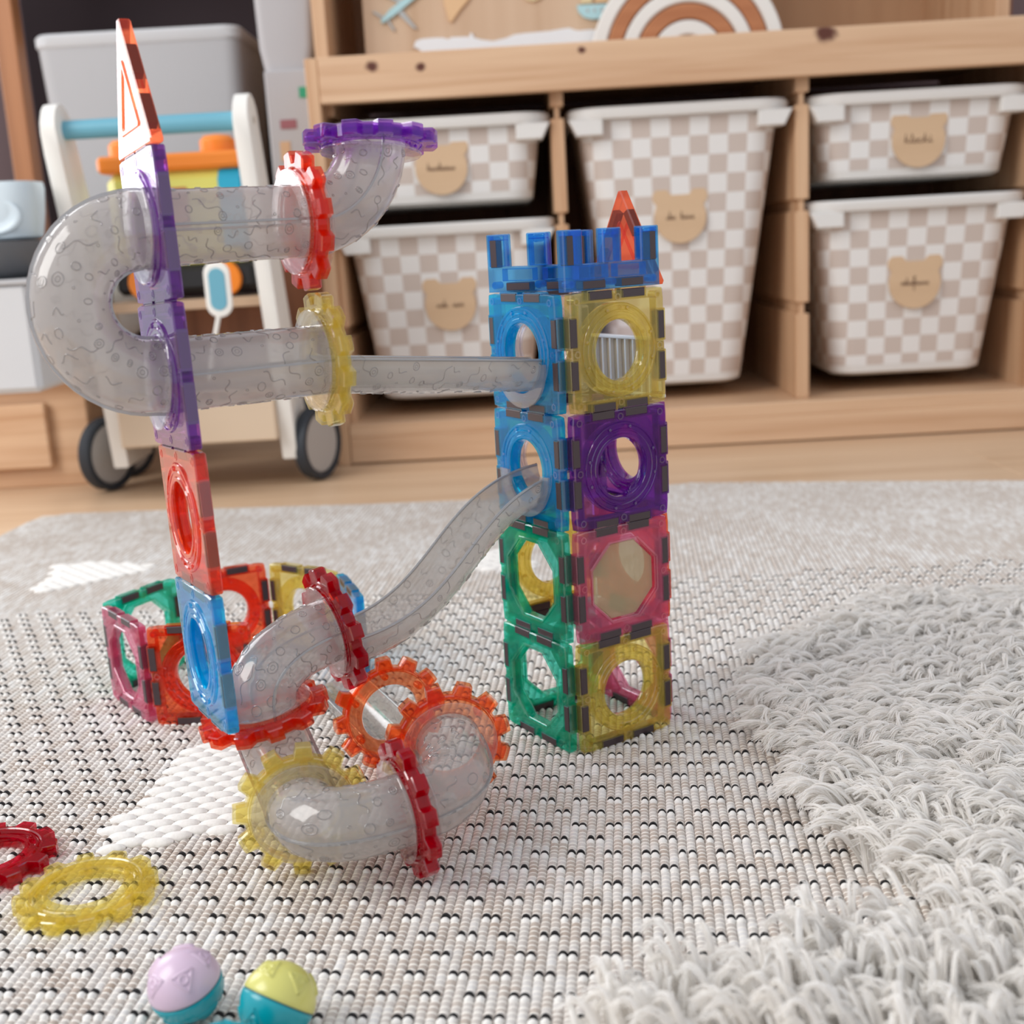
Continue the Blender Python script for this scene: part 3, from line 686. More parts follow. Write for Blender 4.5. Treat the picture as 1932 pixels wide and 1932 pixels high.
def tile(kind, color, label, loc, R, group, mag=1.02):
    """square magnetic tile; loc = middle of its bottom edge"""
    t = thing('magnetic_tile', label, 'tile', loc, R, group)
    b_ = link('frame', ME_RING_TILE if kind == 'ring' else ME_OCTO_TILE, t); setm(b_, MC[color], MRIM[color], MGLINT[color], MLINE[color])
    if kind == 'ring': r_ = link('ring', ME_RING, t); setm(r_, MC[color], MLINE[color])
    for x, z, v in MAG: link('magnet', ME_MAG, t, loc=(x, 0, z), rot=(0, PI / 2 if v else 0, 0)).scale = (1, mag, 1)
    for x, z in RIV: r_ = link('rivet', ME_RIVET, t, loc=(x, 0, z)); setm(r_, MLINE[color])
    return t

# ---- tower
TA = 0.5693
A_ = Vector((math.cos(TA), math.sin(TA), 0)); B_ = Vector((-A_.y, A_.x, 0))
TC = Vector((0.0301, 0.6441, 0)); ZU = Vector((0, 0, 1))
shift = [Vector((0, 0, 0)), Vector((0.0009, 0.0006, 0)), Vector((0.0017, 0.0014, 0)), Vector((0.0026, 0.0024, 0)), Vector((0.0034, 0.0032, 0))]
yawj = [0, 0.006, -0.012, 0.008, 0.0]
def face_R(xd, yaw=0):
    x = Matrix.Rotation(yaw, 3, 'Z') @ xd; return axes(x, ZU.cross(x), ZU)
GT = 'tiles of the marble tower'
tower = [  # level from bottom: (front-left, front-right, back-left, back-right)
    (('octo', 'teal'), ('ring', 'yellow'), ('octo', 'teal'), ('octo', 'pink')),
    (('octo', 'teal'), ('pane', 'pink'), ('ring', 'yellow'), ('ring', 'red')),
    (('ring', 'blue'), ('ring', 'purple'), ('ring', 'smoke'), ('ring', 'purple')),
    (('ring', 'blue'), ('ring', 'yellow'), ('ring', 'smoke'), ('fence', 'smoke')),
]
LV = ['bottom', 'second', 'third', 'top']
LBL = {
 (0, 0): 'green octagon tile in the bottom left-hand face of the tower', (0, 1): 'yellow ring tile in the bottom right-hand face of the tower',
 (0, 2): 'green octagon tile at the hidden rear of the tower base', (0, 3): 'pink octagon tile seen through the bottom yellow ring of the tower',
 (1, 0): 'green octagon tile second up in the tower, yellow ring behind it', (1, 1): 'pink octagon tile with a cloudy beige pane in the tower',
 (1, 2): 'yellow ring tile seen through the upper green octagon of the tower', (1, 3): 'red ring tile at the rear right edge of the tower behind the beige pane',
 (2, 0): 'blue ring tile where the curved clear chute enters the tower', (2, 1): 'purple ring tile in the front of the tower under the yellow tile',
 (2, 2): 'smoky clear ring tile at the rear of the tower behind the curved chute', (2, 3): 'purple ring tile at the rear of the tower, seen through the front purple ring',
 (3, 0): 'blue ring tile at the tower top where the straight chute enters', (3, 1): 'yellow ring tile at the tower top under the battlement',
 (3, 2): 'smoky clear ring tile at the rear of the tower top behind the straight chute'}
hs = S / 2 - T_TILE / 2 + 0.0002
for lv in range(4):
    o = TC + shift[lv] + ZU * (S * lv); y = yawj[lv]; inn = T_TILE / 2
    pos = [(o + B_ * (S / 2) - A_ * inn, face_R(-B_, y)), (o + A_ * (S / 2) - B_ * inn, face_R(A_, y)),
           (o + A_ * (S / 2) + B_ * (S + inn), face_R(A_, y)), (o + B_ * (S / 2) + A_ * (S + inn), face_R(-B_, y))]
    for k in range(4):
        kind, colr = tower[lv][k]; p, R = pos[k]
        if kind == 'fence':
            f_ = thing('fence_tile', 'white picket fence piece at the tower rear, seen through the top yellow ring', 'tile', p, R)
            m = MB()
            for z in (0.035 * S, 0.535 * S): m.box((0, 0, z), (S * .98, .0042, 0.03 * S), .0006)
            m.build('rail', M_fence, f_)
            m = MB(); m.box((0, 0.0016, 0.28 * S), (S * .96, .001, 0.47 * S)); m.build('lower_panel', mat_plain('tan_plastic', srgb(214, 186, 154), 0.5), f_)
            m = MB(); m.box((0, 0.0016, 0.76 * S), (S * .96, .0014, 0.42 * S), .0003); m.build('upper_panel', MC['smoke'], f_)
            for i in range(9): m = MB(); m.box(((-0.44 + 0.11 * i) * S, 0, 0.28 * S), (0.024 * S, .003, 0.49 * S), .0004); m.build('picket', M_fence, f_)
            continue
        t = tile('ring' if kind == 'ring' else 'octo', colr, LBL[(lv, k)], p, R, GT)
        if kind == 'pane': q = link('pane', ME_PANE, t); q['label'] = 'cloudy beige octagon pane'
# battlements and flag triangle
DL_ = Vector((math.cos(0.54), -math.sin(0.54), 0))
def battlement(label, p, R):
    t = thing('battlement_tile', label, 'tile', p, R, 'blue battlements on the tower')
    h = 0.495 * S; bz = 0.22 * S; xs = [(-0.5, -0.30), (-0.10, 0.10), (0.30, 0.5)]; T = 0.0062
    poly = [(-0.5 * S, 0.0), (0.5 * S, 0.0)]
    for a, e in xs[::-1]: poly += [(e * S, bz), (e * S, h - .0006), (e * S - .0006, h), (a * S + .0006, h), (a * S, h - .0006), (a * S, bz)]
    poly = [q for i, q in enumerate(poly) if not (q in ((0.5 * S, bz), (-0.5 * S, bz)))]
    m = MB(); m.prism(poly, -T / 2, T / 2, 0.0007, edge=1)
    for a, e in xs:
        c = (a + e) / 2 * S; frame_walls(m, c, 0.335 * S, 0.15 * S, 0.22 * S, T, .0005); frame_walls(m, c, 0.465 * S, 0.15 * S, 0.035 * S, T, .0005)
    for c in (-0.2, 0.2): frame_walls(m, c * S, 0.148 * S, 0.30 * S, 0.10 * S, T, .0005)
    m.build('body', [MC['deep_blue'], MGLINT['deep_blue']], t)
    for c in (-0.2, 0.2): link('magnet', ME_MAG, t, loc=(c * S, 0, 0.047 * S)).scale = (1, 1.09, 1)
    for c in (-0.43, 0.43): link('magnet', ME_MAG, t, loc=(c * S, 0, 0.33 * S), rot=(0, PI / 2, 0)).scale = (1, 1.09, 1)
    for c in (-0.43, 0, 0.43):
        for z in (0.06, 0.445): r_ = link('rivet', ME_RIVET, t, loc=(c * S, 0, z * S)); setm(r_, MC['deep_blue'])
top = TC + shift[4] + ZU * (4 * S + 0.0003)
battlement('blue battlement on the front right of the tower top, above the yellow tile', top + A_ * (S / 2 - .0035) - B_ * .0030 + Vector((0, 0, 0.0004)), face_R(A_))
battlement('blue battlement on the left of the tower top, above the blue tile', top + B_ * (S + .001) - A_ * .0035 + DL_ * (S / 2), face_R(DL_))
def tri_tile(color, label, p, R, hgt=0.98, flip=1):
    t = thing('triangle_tile', label, 'tile', p, R)
    def tri(d):
        a, bq, c = Vector((-S / 2, 0)), Vector((S / 2, 0)), Vector((0, hgt * S)); cen = (a + bq + c) / 3
        pts = []
        for q in (a, bq, c):
            k = (q - cen); kk = cen + k * (1 - d / (hgt * S * 0.24)); pts.append(kk)
        return pts
    def cut(pts, e=0.0022):
        out = []
        for i in range(3):
            p0, p1, p2 = pts[i - 1], pts[i], pts[(i + 1) % 3]
            out += [tuple(p1 + (p0 - p1).normalized() * e), tuple(p1 + (p2 - p1).normalized() * e)]
        return out
    m = MB(); m.k = 0; m.prism(cut(tri(0)), -T_TILE / 2, T_TILE / 2, 0.0007, edge=1)
    b_ = m.build('body', [MC[color], MGLINT[color]], t)
    m = MB()
    for d0, d1 in ((0.0062, 0.0078),):
        for sd in (-1, 1):
            P = lambda d, y: [Vector((x, y, z)) for x, z in cut(tri(d), .0015)]
            y0 = sd * T_TILE / 2; m.rings([P(d0, y0), P(d0 + .0003, y0 + sd * .0007), P(d1 - .0003, y0 + sd * .0007), P(d1, y0)], caps=False)
    m.build('inner_frame', MRIM[color], t)
    sl = Vector((-S / 2, 0, hgt * S)); L = sl.length; ang = math.atan2(hgt * S, S / 2)
    for sx in (-1, 1):
        for f in (0.27, 0.66):
            q = Vector((S / 2 * (1 - f), 0, hgt * S * f)); nrm = Vector((-math.sin(ang), 0, -math.cos(ang))) * (0.045 * S)
            q = q + nrm; link('magnet', ME_MAG, t, loc=(sx * q.x, 0, q.z), rot=(0, sx * ang, 0)).scale = (1, 0.90, 1)
    return t
tri_tile('red', 'small red triangle tile standing behind the blue battlements on the tower', top + B_ * (S / 2) + A_ * (S + T_TILE / 2), face_R(-B_), 0.84)

# ---- left column, seen nearly edge-on
CO = Vector((-0.1332, 0.5141, 0.0745)); EX = Vector((-0.4834, 0.8736, -0.0563)).normalized(); EZ = Vector((-0.0262, 0.0487, 0.9984)); EZ = (EZ - EX * EZ.dot(EX)).normalized(); EY = EZ.cross(EX)
RC = axes(EX, EY, EZ) @ Matrix.Diagonal((1, 1, 1.013))
KZ = 1.013
def cp(k, dx=0.0, dy=0.0): return CO + EX * (S / 2 + dx) + EZ * (S * KZ * k) + EY * (-T_TILE / 2 + dy)
GC = 'tiles of the leaning column'
tile('ring', 'blue', 'blue ring tile at the foot of the leaning column, beside the flat orange-red gear', cp(0, 0.001, 0.0), RC, GC, 0.90)
tile('ring', 'red', 'red ring tile in the leaning column between purple and blue tiles', cp(1, -0.0005, -0.0002), RC, GC, 0.90)
tile('ring', 'purple', 'lower purple ring tile of the leaning column, just above the red tile', cp(2, -0.0008, 0.0010), RC, GC, 0.90)
tile('ring', 'purple', 'upper purple ring tile of the leaning column, just below the red triangle', cp(3, 0.0005, 0.0002), RC, GC, 0.90)
tri_tile('red', 'tall red triangle tile on top of the leaning column', cp(4, 0.0005, 0.0002), RC, 0.885)

# ---- gears
T_GEAR = 0.0066; RG = 0.0322
def gear_radius(a, d=0.0, tipr=RG, root=RG * 0.83):
    q = (a / (2 * PI) * 12) % 1.0
    if q < 0.10: return root - d
    if q < 0.22: f = (q - 0.10) / 0.12; return root + (tipr - root) * f - d
    if q < 0.64: return tipr - d
    if q < 0.76: f = (q - 0.64) / 0.12; return tipr + (root - tipr) * f - d
    return root - d
GA = []
for k in range(12):
    for q in (0.0, 0.10, 0.2199, 0.32, 0.43, 0.54, 0.64, 0.7599, 0.88): GA.append(2 * PI * (k + q) / 12)
def gear_meshes():
    def ringsolid(ro, ri, T, bev, edge=False):
        m = MB(); P = lambda r, z: [Vector((r(a) * math.cos(a), r(a) * math.sin(a), z)) for a in GA]; h = T / 2
        m.rings([P(lambda a: ro(a) - bev, -h), P(ro, -h + bev), P(ro, h - bev), P(lambda a: ro(a) - bev, h), P(lambda a: ri(a) + bev, h), P(ri, h - bev), P(ri, -h + bev), P(lambda a: ri(a) + bev, -h)], closed_v=True, caps=False)
        if edge:
            n = len(GA)
            for q in (0, 2, 4, 6):
                for i in range(q * n, q * n + n): m.mi[i] = 1
        return m
    rin = RG * 0.755
    rim = ringsolid(lambda a: gear_radius(a), lambda a: rin, T_GEAR, 0.0006, True)
    inner = ringsolid(lambda a: gear_radius(a, 0.0017, RG, RG * 0.845), lambda a: rin + 0.0009, T_GEAR - 0.0026, 0.0003)
    rim.k = 0; o = rim.add(inner.v, inner.f)
    me1 = rim.mesh('toothed_rim', [MC['red'], MGLINT['red']], autosmooth=0.35)
    m = MB(); h = T_GEAR / 2; a_ = 0.0013
    pr = [(rin + .0003, h * .55), (rin - .0012, h * .95), (rin - .0022, h * .95), (rin - .0030, a_), (RG * .60, a_), (RG * .575, h * .9), (RG * .53, h * .9), (RG * .515, h * .6)]
    m.lathe(pr + [(r, -z) for r, z in pr[::-1]], 56, closed=True)
    me2 = m.mesh('inner_ring', [MC['red']], autosmooth=0.5)
    m = MB(); m.lathe([(0, .0018), (.0008, .0016), (.0013, .0026), (.0019, .0026), (.0021, 0), (.0019, -.0026), (.0013, -.0026), (.0008, -.0016), (0, -.0018)], 14)
    me3 = m.mesh('rivet', [MC['red']], autosmooth=0.6)
    return me1, me2, me3
MG = gear_meshes()
def gear(color, label, c, n, spin=0.0, group=None):
    R = frame_z(n) @ Matrix.Rotation(spin, 3, 'Z')
    t = thing('gear_ring', label, 'gear', c, R, 'toothed connector gears')
    color = 'gear_' + color
    o = link('toothed_rim', MG[0], t); setm(o, MC[color], MGLINT[color])
    o = link('inner_ring', MG[1], t); setm(o, MC[color])
    for k in range(6):
        a = PI / 3 * k + 0.2; o = link('rivet', MG[2], t, loc=(RG * 0.675 * math.cos(a), RG * 0.675 * math.sin(a), 0)); setm(o, MC[color])
    return t

# ---- tubes
RP = 0.0166
def ridge(m, surf, pts, hw, hh):
    """raised line on a surface function surf(s, phi) -> (point, normal, ds, dphi)"""
    L = []
    q = [surf(*p) for p in pts]
    for i, (P, N) in enumerate(q):
        d = (q[min(i + 1, len(q) - 1)][0] - q[max(i - 1, 0)][0])
        if d.length < 1e-9: d = Vector((1, 0, 0))
        sd = d.normalized().cross(N).normalized(); L.append([P - sd * hw - N * .00005, P + N * hh, P + sd * hw - N * .00005])
    n = len(L); o = m.add([p for l in L for p in l], [])
    for i in range(n - 1):
        for k in (0, 1):
            m.f.append((o + i * 3 + k, o + i * 3 + k + 1, o + i * 3 + 3 + k + 1, o + i * 3 + 3 + k)); m.mi.append(m.k)
def emboss(parent, pts, r, seed, phi0=0, phi1=2 * PI, ref=None, dens=1.0, inside=False):
    fr = frames(pts, ref); D = [0.0]
    for i in range(1, len(fr)): D.append(D[-1] + (fr[i][0] - fr[i - 1][0]).length)
    tot = D[-1]
    def surf(s, ph):
        s = max(0, min(tot * 0.9999, s)); i = max(0, min(len(D) - 2, np.searchsorted(D, s) - 1)); f = (s - D[i]) / max(1e-9, D[i + 1] - D[i])
        P = fr[i][0].lerp(fr[i + 1][0], f); a = fr[i][2].lerp(fr[i + 1][2], f).normalized(); bb = fr[i][3].lerp(fr[i + 1][3], f).normalized()
        N = a * math.cos(ph) + bb * math.sin(ph); return P + N * r, (-N if inside else N)
    rr = random.Random(seed); m = MB(); n = int(dens * tot * (phi1 - phi0) * r / 0.000058); used = []
    for k in range(n * 6):
        s0 = rr.uniform(.003, tot - .003); p0 = rr.uniform(phi0 + .15, phi1 - .15)
        if any((s0 - a) ** 2 + ((p0 - e) * r) ** 2 < 0.0066 ** 2 for a, e in used): continue
        used.append((s0, p0))
        if len(used) > n: break
        typ = rr.random()
        if typ < 0.42:
            e = rr.uniform(.0016, .0025); ec = rr.uniform(.65, 1)
            ridge(m, surf, [(s0 + e * ec * math.cos(t), p0 + e * math.sin(t) / r) for t in [2 * PI * i / 14 for i in range(15)]], .00032, .0004)
            if rr.random() < .55: ridge(m, surf, [(s0 + e * .42 * math.cos(t), p0 + e * .42 * math.sin(t) / r) for t in [2 * PI * i / 8 for i in range(9)]], .00024, .00028)
        elif typ < 0.55:
            ridge(m, surf, [(s0 + .0006 * math.cos(t), p0 + .0006 * math.sin(t) / r) for t in [2 * PI * i / 8 for i in range(9)]], .0002, .00028)
        else:
            ang = rr.uniform(0, PI); lng = rr.random() < .3; L = rr.uniform(.010, .015) if lng else rr.uniform(.004, .0085); fq = 9.5 if lng else rr.uniform(4.5, 7.5); ph = rr.uniform(0, 6); am = rr.uniform(.0009, .0015); q = []
            for i in range(21):
                t = i / 20 - .5; x = t * L; w = am * math.sin(t * fq + ph)
                q.append((s0 + x * math.cos(ang) - w * math.sin(ang), p0 + (x * math.sin(ang) + w * math.cos(ang)) / r))
            ridge(m, surf, q, .00034, .0004)
    if m.f: m.build('raised_pattern', M_emboss, parent, smooth=True, kind='stuff')
def flange(parent, p, n, r0=RP, r1=0.0243, th=0.0014):
    m = MB(); R = frame_z(n); X, Y, Z = (R.col[i] for i in range(3))
    m.lathe([(r0, -th / 2), (r1 - .0004, -th / 2), (r1, -th / 2 + .0004), (r1, th / 2 - .0004), (r1 - .0004, th / 2), (r0, th / 2)], 40, p, X, Y, Z, closed=True)
    m.build('flange', M_flange, parent, autosmooth=0.5)
def pipe(label, pts, seam_ref, seed, fl0=0.004, fl1=0.004, dens=1.0):
    """closed clear tube through pts; the two moulding seams lie along +-seam_ref"""
    pts = [Vector(p) for p in pts]; base = sum(pts, Vector()) / len(pts)
    t = thing('clear_tube', label, 'tube', base, None, 'clear marble tubes'); q = [p - base for p in pts]
    fr = frames(q, Vector(seam_ref)); m = MB(); n = 36
    m.rings([[p + a * RP * math.cos(2 * PI * i / n) + b_ * RP * math.sin(2 * PI * i / n) for i in range(n)] for p, _, a, b_ in fr], caps=False)
    m.build('tube_wall', M_pipe, t, smooth=True)
    for sg in (1, -1):
        m = MB(); m.rings([[p + a * sg * (RP - .0003) - b_ * .0006, p + a * sg * (RP + .0012) - b_ * .0005, p + a * sg * (RP + .0012) + b_ * .0005, p + a * sg * (RP - .0003) + b_ * .0006] for p, _, a, b_ in fr]); m.build('seam', M_seam, t)
    emboss(t, q, RP, seed, ref=Vector(seam_ref), dens=dens)
    if fl0 is not None: flange(t, q[0] + fr[0][1] * fl0, fr[0][1])
    if fl1 is not None: flange(t, q[-1] - fr[-1][1] * fl1, fr[-1][1])
    return t
def chute(label, pts, seed, dens=1.0, up=ZU, ang=1.62, r=RP, ends=()):
    pts = [Vector(p) for p in pts]; base = sum(pts, Vector()) / len(pts)
    t = thing('clear_chute', label, 'chute', base, None, 'clear half-round marble chutes'); q = [p - base for p in pts]
    fr = frames(q, Vector(up)); m = MB(); n = 20; L = []
    for p, _, a, b_ in fr:
        l = []
        for i in range(n + 1):
            ph = PI - ang + 2 * ang * i / n; l.append(p + (a * math.cos(ph) + b_ * math.sin(ph)) * r)
        for i in range(n, -1, -1):
            ph = PI - ang + 2 * ang * i / n; l.append(p + (a * math.cos(ph) + b_ * math.sin(ph)) * (r - .0013))
        L.append(l)
    m.rings(L); m.build('trough', M_slide, t, autosmooth=0.7)
    for ph in (PI - ang, PI + ang):
        m = MB(); m.tube([p + (a * math.cos(ph) + b_ * math.sin(ph)) * (r - .0005) for p, _, a, b_ in fr], .0009, 6); m.build('lip', M_seam, t, smooth=True)
    for p_, n_ in ends:      # half-round collars where the chute seats in a ring
        p_ = Vector(p_) - base; n_ = Vector(n_).normalized(); a = (ZU - n_ * n_.dot(ZU)).normalized(); b_ = n_.cross(a); m = MB(); L = []
        for i in range(25):
            ph = PI - ang + 2 * ang * i / 24; d = a * math.cos(ph) + b_ * math.sin(ph)
            L.append([p_ + d * (r - .0005) - n_ * .0007, p_ + d * .0240 - n_ * .0007, p_ + d * .0240 + n_ * .0007, p_ + d * (r - .0005) + n_ * .0007])
        m.rings(L); m.build('collar', M_seam2, t, autosmooth=0.5)
    emboss(t, q, r, seed, PI - ang, PI + ang, ref=Vector(up), dens=dens)
    return t

N_ = -EY                                     # outward normal on the tower side of the column
H1 = CO + EX * S / 2 + EZ * 2.5 * S * KZ + EY * (-T_TILE / 2); H2 = H1 + EZ * S * KZ
# U-shaped bend between the two purple tiles
UO = EY; c0 = H2 + UO * (T_TILE / 2); c1 = H1 + UO * (T_TILE / 2); st = 0.004
up_pts = [c0, c0 + UO * st]; mid = (c0 + c1) / 2 + UO * st
for i in range(1, 25):
    a = PI * i / 24; up_pts.append(mid + EZ * (S / 2) * math.cos(a) + UO * (S / 2) * math.sin(a))
up_pts.append(c1)
pipe('large clear U-shaped tube joining the two purple tiles', up_pts, UO * 0 + EZ, 11, 0.003, 0.003, 0.9)
G4 = H2 + N_ * (1.10 * S); G3 = H1 + N_ * (1.15 * S)
N3 = (N_ + Vector((0, 0, 0.0))).normalized()
pipe('upper straight clear tube from the top purple tile to the orange-red gear', [H2 + N_ * .003 + (G4 - H2 - N_ * .003) * (i / 10) for i in range(11)], N_.cross(EZ), 12, None, 0.006)
pipe('lower straight clear tube from the lower purple tile to the yellow gear', [H1 + N_ * .003 + (G3 - H1 - N_ * .003) * (i / 10) for i in range(11)], N_.cross(EZ), 13, None, 0.006)
gear('red', 'orange-red gear on the upper straight tube beside the purple gear', G4, N_, 0.12)
gear('yellow', 'yellow gear on the lower straight tube beside the straight chute', G3, N_, 0.0)
G5 = G4 + N_ * (0.52 * S) + Vector((0.004, 0, 0.56 * S))
gear('purple', 'purple gear lying flat on top of the highest clear elbow', G5, (0.03, 0.13, 1), 0.1)
pipe('highest clear elbow curving up from the orange-red gear to the purple gear', bezier(G4, N_, G5, (0.03, 0.13, 1)), N_.cross(ZU), 14, 0.006, 0.006)
# chutes into the tower
TF2 = TC + shift[2] + B_ * S / 2 + ZU * (2.5 * S - .003); TF3 = TC + shift[3] + B_ * S / 2 + ZU * (3.5 * S - .006)
chute('straight clear chute from the upper yellow gear to the tower top', [G3 + (TF3 + A_ * 0.012 - G3) * (i / 12) for i in range(13)], 21, ends=((TF3 - A_ * (T_TILE + .0018), A_), (G3 + N_ * .0045, N_)))
G2 = Vector((-0.0935, 0.5915, 0.0985)); N2 = Vector((0.85, 0.50, 0.14)).normalized()
sl = bezier(G2 - Vector((0, 0, 0.004)), (0.85, 0.5, 0.02), TF2 + A_ * 0.012, A_ + Vector((0, 0, 0.05)), 30, 0.62)
chute('curved clear chute sweeping up from the crimson gear into the tower', sl, 22, ends=((TF2 - A_ * (T_TILE + .0018), A_), (G2 - Vector((0, 0, 0.003)) + N2 * .0045, N2)))
gear('crimson', 'crimson gear at the lower end of the curved chute', G2, N2, 0.1)
G1 = Vector((-0.1275, 0.5645, 0.0655)); N1 = Vector((-0.15, -0.05, 0.985)).normalized()
gear('red', 'orange-red gear lying level at the foot of the leaning column', G1, N1, 0.15)
pipe('wide clear elbow from the flat orange-red gear up to the crimson gear', bezier(G1, N1, G2, N2, 22, 0.62), N1.cross(N2), 15, 0.006, 0.006)
# run along the rug
G6 = Vector((-0.1055, 0.5245, 0.0330)); N6 = Vector((0.25, -0.96, -0.02)).normalized()
G7 = Vector((-0.0553, 0.5160, 0.0345)); N7 = Vector((0.90, 0.42, 0.06)).normalized()
G8 = Vector((-0.0388, 0.5740, 0.0405)); N8 = Vector((-0.22, 0.95, 0.05)).normalized()
G9 = Vector((-0.0746, 0.6389, 0.0325)); N9 = Vector((-0.42, 0.90, 0.0)).normalized()
gear('yellow', 'yellow gear standing on the rug at the left end of the lowest tube', G6, N6, 0.2)
gear('crimson', 'crimson gear standing on the rug between the two lowest tubes', G7, N7, 0.05)
gear('orange', 'orange gear at the far end of the lowest tubes, nearest the tower', G8, N8, 0.1)
gear('orange', 'orange gear standing at the end of the chute on the rug', G9, N9, 0.25)
gear_dn = Vector((-0.03, 0.02, -1)).normalized()
pipe('short clear elbow under the flat orange-red gear, behind the yellow gear', bezier(G1, -N1, G6, N6, 18, 0.5), N1.cross(N6), 16, 0.006, 0.006)
E6a = G6 + N6 * 0.001
pipe('lowest clear elbow in front, from the yellow gear to the crimson gear', bezier(G6, N6, G7, N7, 22, 0.72), -N7, 17, 0.006, 0.006)
pipe('clear elbow between the standing crimson gear and the orange gear', bezier(G7, N7, G8, N8, 24, 0.72), -N8, 18, 0.006, 0.006)
chute('clear chute lying on the rug behind the orange gear', [G9 - ZU * 0.012 + N9 * d for d in np.linspace(0, 0.135, 10)], 23)

# ---- ring of tiles standing on the rug behind the column
HX = {'P0': (-0.2717, 0.7788), 'P1': (-0.2300, 0.7240), 'P2': (-0.1655, 0.7213), 'Q1': (-0.2405, 0.8330), 'Q2': (-0.1816, 0.8610), 'P3': (-0.1258, 0.8223), 'P4': (-0.1050, 0.7615)}
GH = 'tiles of the low ring on the rug'
for a, e, kind, colr, lab in (('P0', 'P1', 'octo', 'pink', 'pink octagon tile at the left front of the low tile ring'),
                              ('P1', 'P2', 'ring', 'red', 'red ring tile in front of the low tile ring beside the column foot'),
                              ('P0', 'Q1', 'octo', 'teal', 'green octagon tile at the left rear of the low tile ring'),
                              ('Q1', 'Q2', 'ring', 'red', 'red ring tile at the rear of the low tile ring'),
                              ('Q2', 'P3', 'ring', 'yellow', 'yellow ring tile at the right rear of the low tile ring'),
                              ('P3', 'P4', 'ring', 'blue', 'blue ring tile at the far right of the low tile ring')):
    p, q = Vector(HX[a] + (0.0005,)), Vector(HX[e] + (0.0005,)); d = (q - p).normalized()
    mid_p = (p + q) / 2; out_ = (mid_p - Vector((-0.19, 0.79, 0))); nrm_ = Vector((d.y, -d.x, 0)); nrm_ = nrm_ if nrm_.dot(out_) > 0 else -nrm_
    tile(kind, colr, lab, mid_p + nrm_ * (T_TILE / 2), face_R(d), GH)

# ---- loose gears and balls on the rug
gear('yellow', 'yellow gear lying loose on the rug', (-0.2060, 0.5115, 0.0042), (0.0, 0.0, 1), 0.1)
gear('crimson', 'crimson gear lying loose on the rug behind the loose yellow gear', (-0.2665, 0.5490, 0.0042), (0, 0, 1), 0.0)
def ball(label, c, n, mtop, mbot, spin=0.0):
    R_ = 0.0142; R = frame_z(n) @ Matrix.Rotation(spin, 3, 'Z')
    t = thing('marble_ball', label, 'ball', c, R, 'two-tone balls on the rug')
    for nm, mm, sg in (('upper_half', mtop, 1), ('lower_half', mbot, -1)):
        m = MB(); pr = [(R_ * math.cos(a), sg * R_ * math.sin(a)) for a in [0.035 + (PI / 2 - 0.035) * i / 14 for i in range(15)]]; pr[-1] = (0.0, sg * R_)
        m.lathe([(R_ * 0.93, sg * 0.0003), (R_ * 0.985, sg * 0.0003)] + pr, 44); h = m.build(nm, mm, t, smooth=True)
        # raised triangles with a dimple
        m = MB()
        def surf(x, y, X=None): pass
        for k in range(5):
            az = 2 * PI * k / 5 + (0.3 if sg < 0 else 0); el = 0.72
            N0 = Vector((math.cos(az) * math.cos(el), math.sin(az) * math.cos(el), sg * math.sin(el))); E = Vector((0, 0, 1)).cross(N0).normalized(); Nn = N0.cross(E)
            fl_ = 1 if k % 2 else -1
            def sf(a, e): d = (N0 + E * a + Nn * e).normalized(); return d * R_, d
            tr = [(0.36 * math.sin(q), 0.36 * fl_ * math.cos(q)) for q in (0, 2 * PI / 3, 4 * PI / 3)]
            path = []
            for i in range(3):
                p0, p1 = tr[i], tr[(i + 1) % 3]
                for j in range(5): path.append((p0[0] + (p1[0] - p0[0]) * j / 5, p0[1] + (p1[1] - p0[1]) * j / 5))
            path.append(path[0]); ridge(m, sf, path, .0008, .0008)
            ridge(m, sf, [(0.12 * math.cos(q), 0.12 * math.sin(q)) for q in [2 * PI * i / 10 for i in range(11)]],   .0007, .0007)
        m.build('raised_triangles', mm, h, smooth=True)
    m = MB(); m.lathe([(R_ * .9, -.0006), (R_ * .965, -.0006), (R_ * .965, .0006), (R_ * .9, .0006)], 44, closed=True); m.build('seam', M_seamteal, t)
ball('two-tone ball with a lilac upper half and teal underside', (-0.1356, 0.4173, 0.0147), (-0.22, -0.12, 1.0), M_lilac, M_teal, 0.5)
ball('two-tone ball with a yellow upper half and teal underside', (-0.0975, 0.4040, 0.0147), (0.42, 0.55, 0.75), M_olive, M_teal, 0.2)
ball('teal ball just peeking in between and in front of the two other balls', (-0.1105, 0.3690, 0.0147), (0.2, -0.8, -0.7), M_olive, M_teal, 1.0)

# ------------------------------------------------------------------ woven rug
RU = np.array([0.9945, -0.105]); RV = np.array([0.105, 0.9945])
PITCHU, SEG, ROWP = 0.00437, 0.00347, 0.01388
U0, V0 = float(np.dot(RU, (-0.1040, 0.4432))), float(np.dot(RV, (-0.1040, 0.4432)))
rug = thing('woven_rug', 'flat-woven beige rug with black stitches, white patches and a shaggy corner', 'rug', (0, 0, 0))
SHAG = [(0.45, 0.93), (0.381, 0.875), (0.34, 0.863), (0.317, 0.888), (0.29, 0.879), (0.263, 0.857), (0.219, 0.809), (0.189, 0.791), (0.168, 0.785), (0.165, 0.744), (0.145, 0.683), (0.142, 0.655), (0.152, 0.637), (0.152, 0.592), (0.142, 0.562), (0.149, 0.522), (0.15, 0.497), (0.165, 0.476), (0.175, 0.458), (0.166, 0.428), (0.123, 0.413), (0.1, 0.404), (0.077, 0.392), (0.045, 0.382), (0.022, 0.370), (0.014, 0.345), (0.30, 0.32), (0.50, 0.45), (0.62, 0.80)]
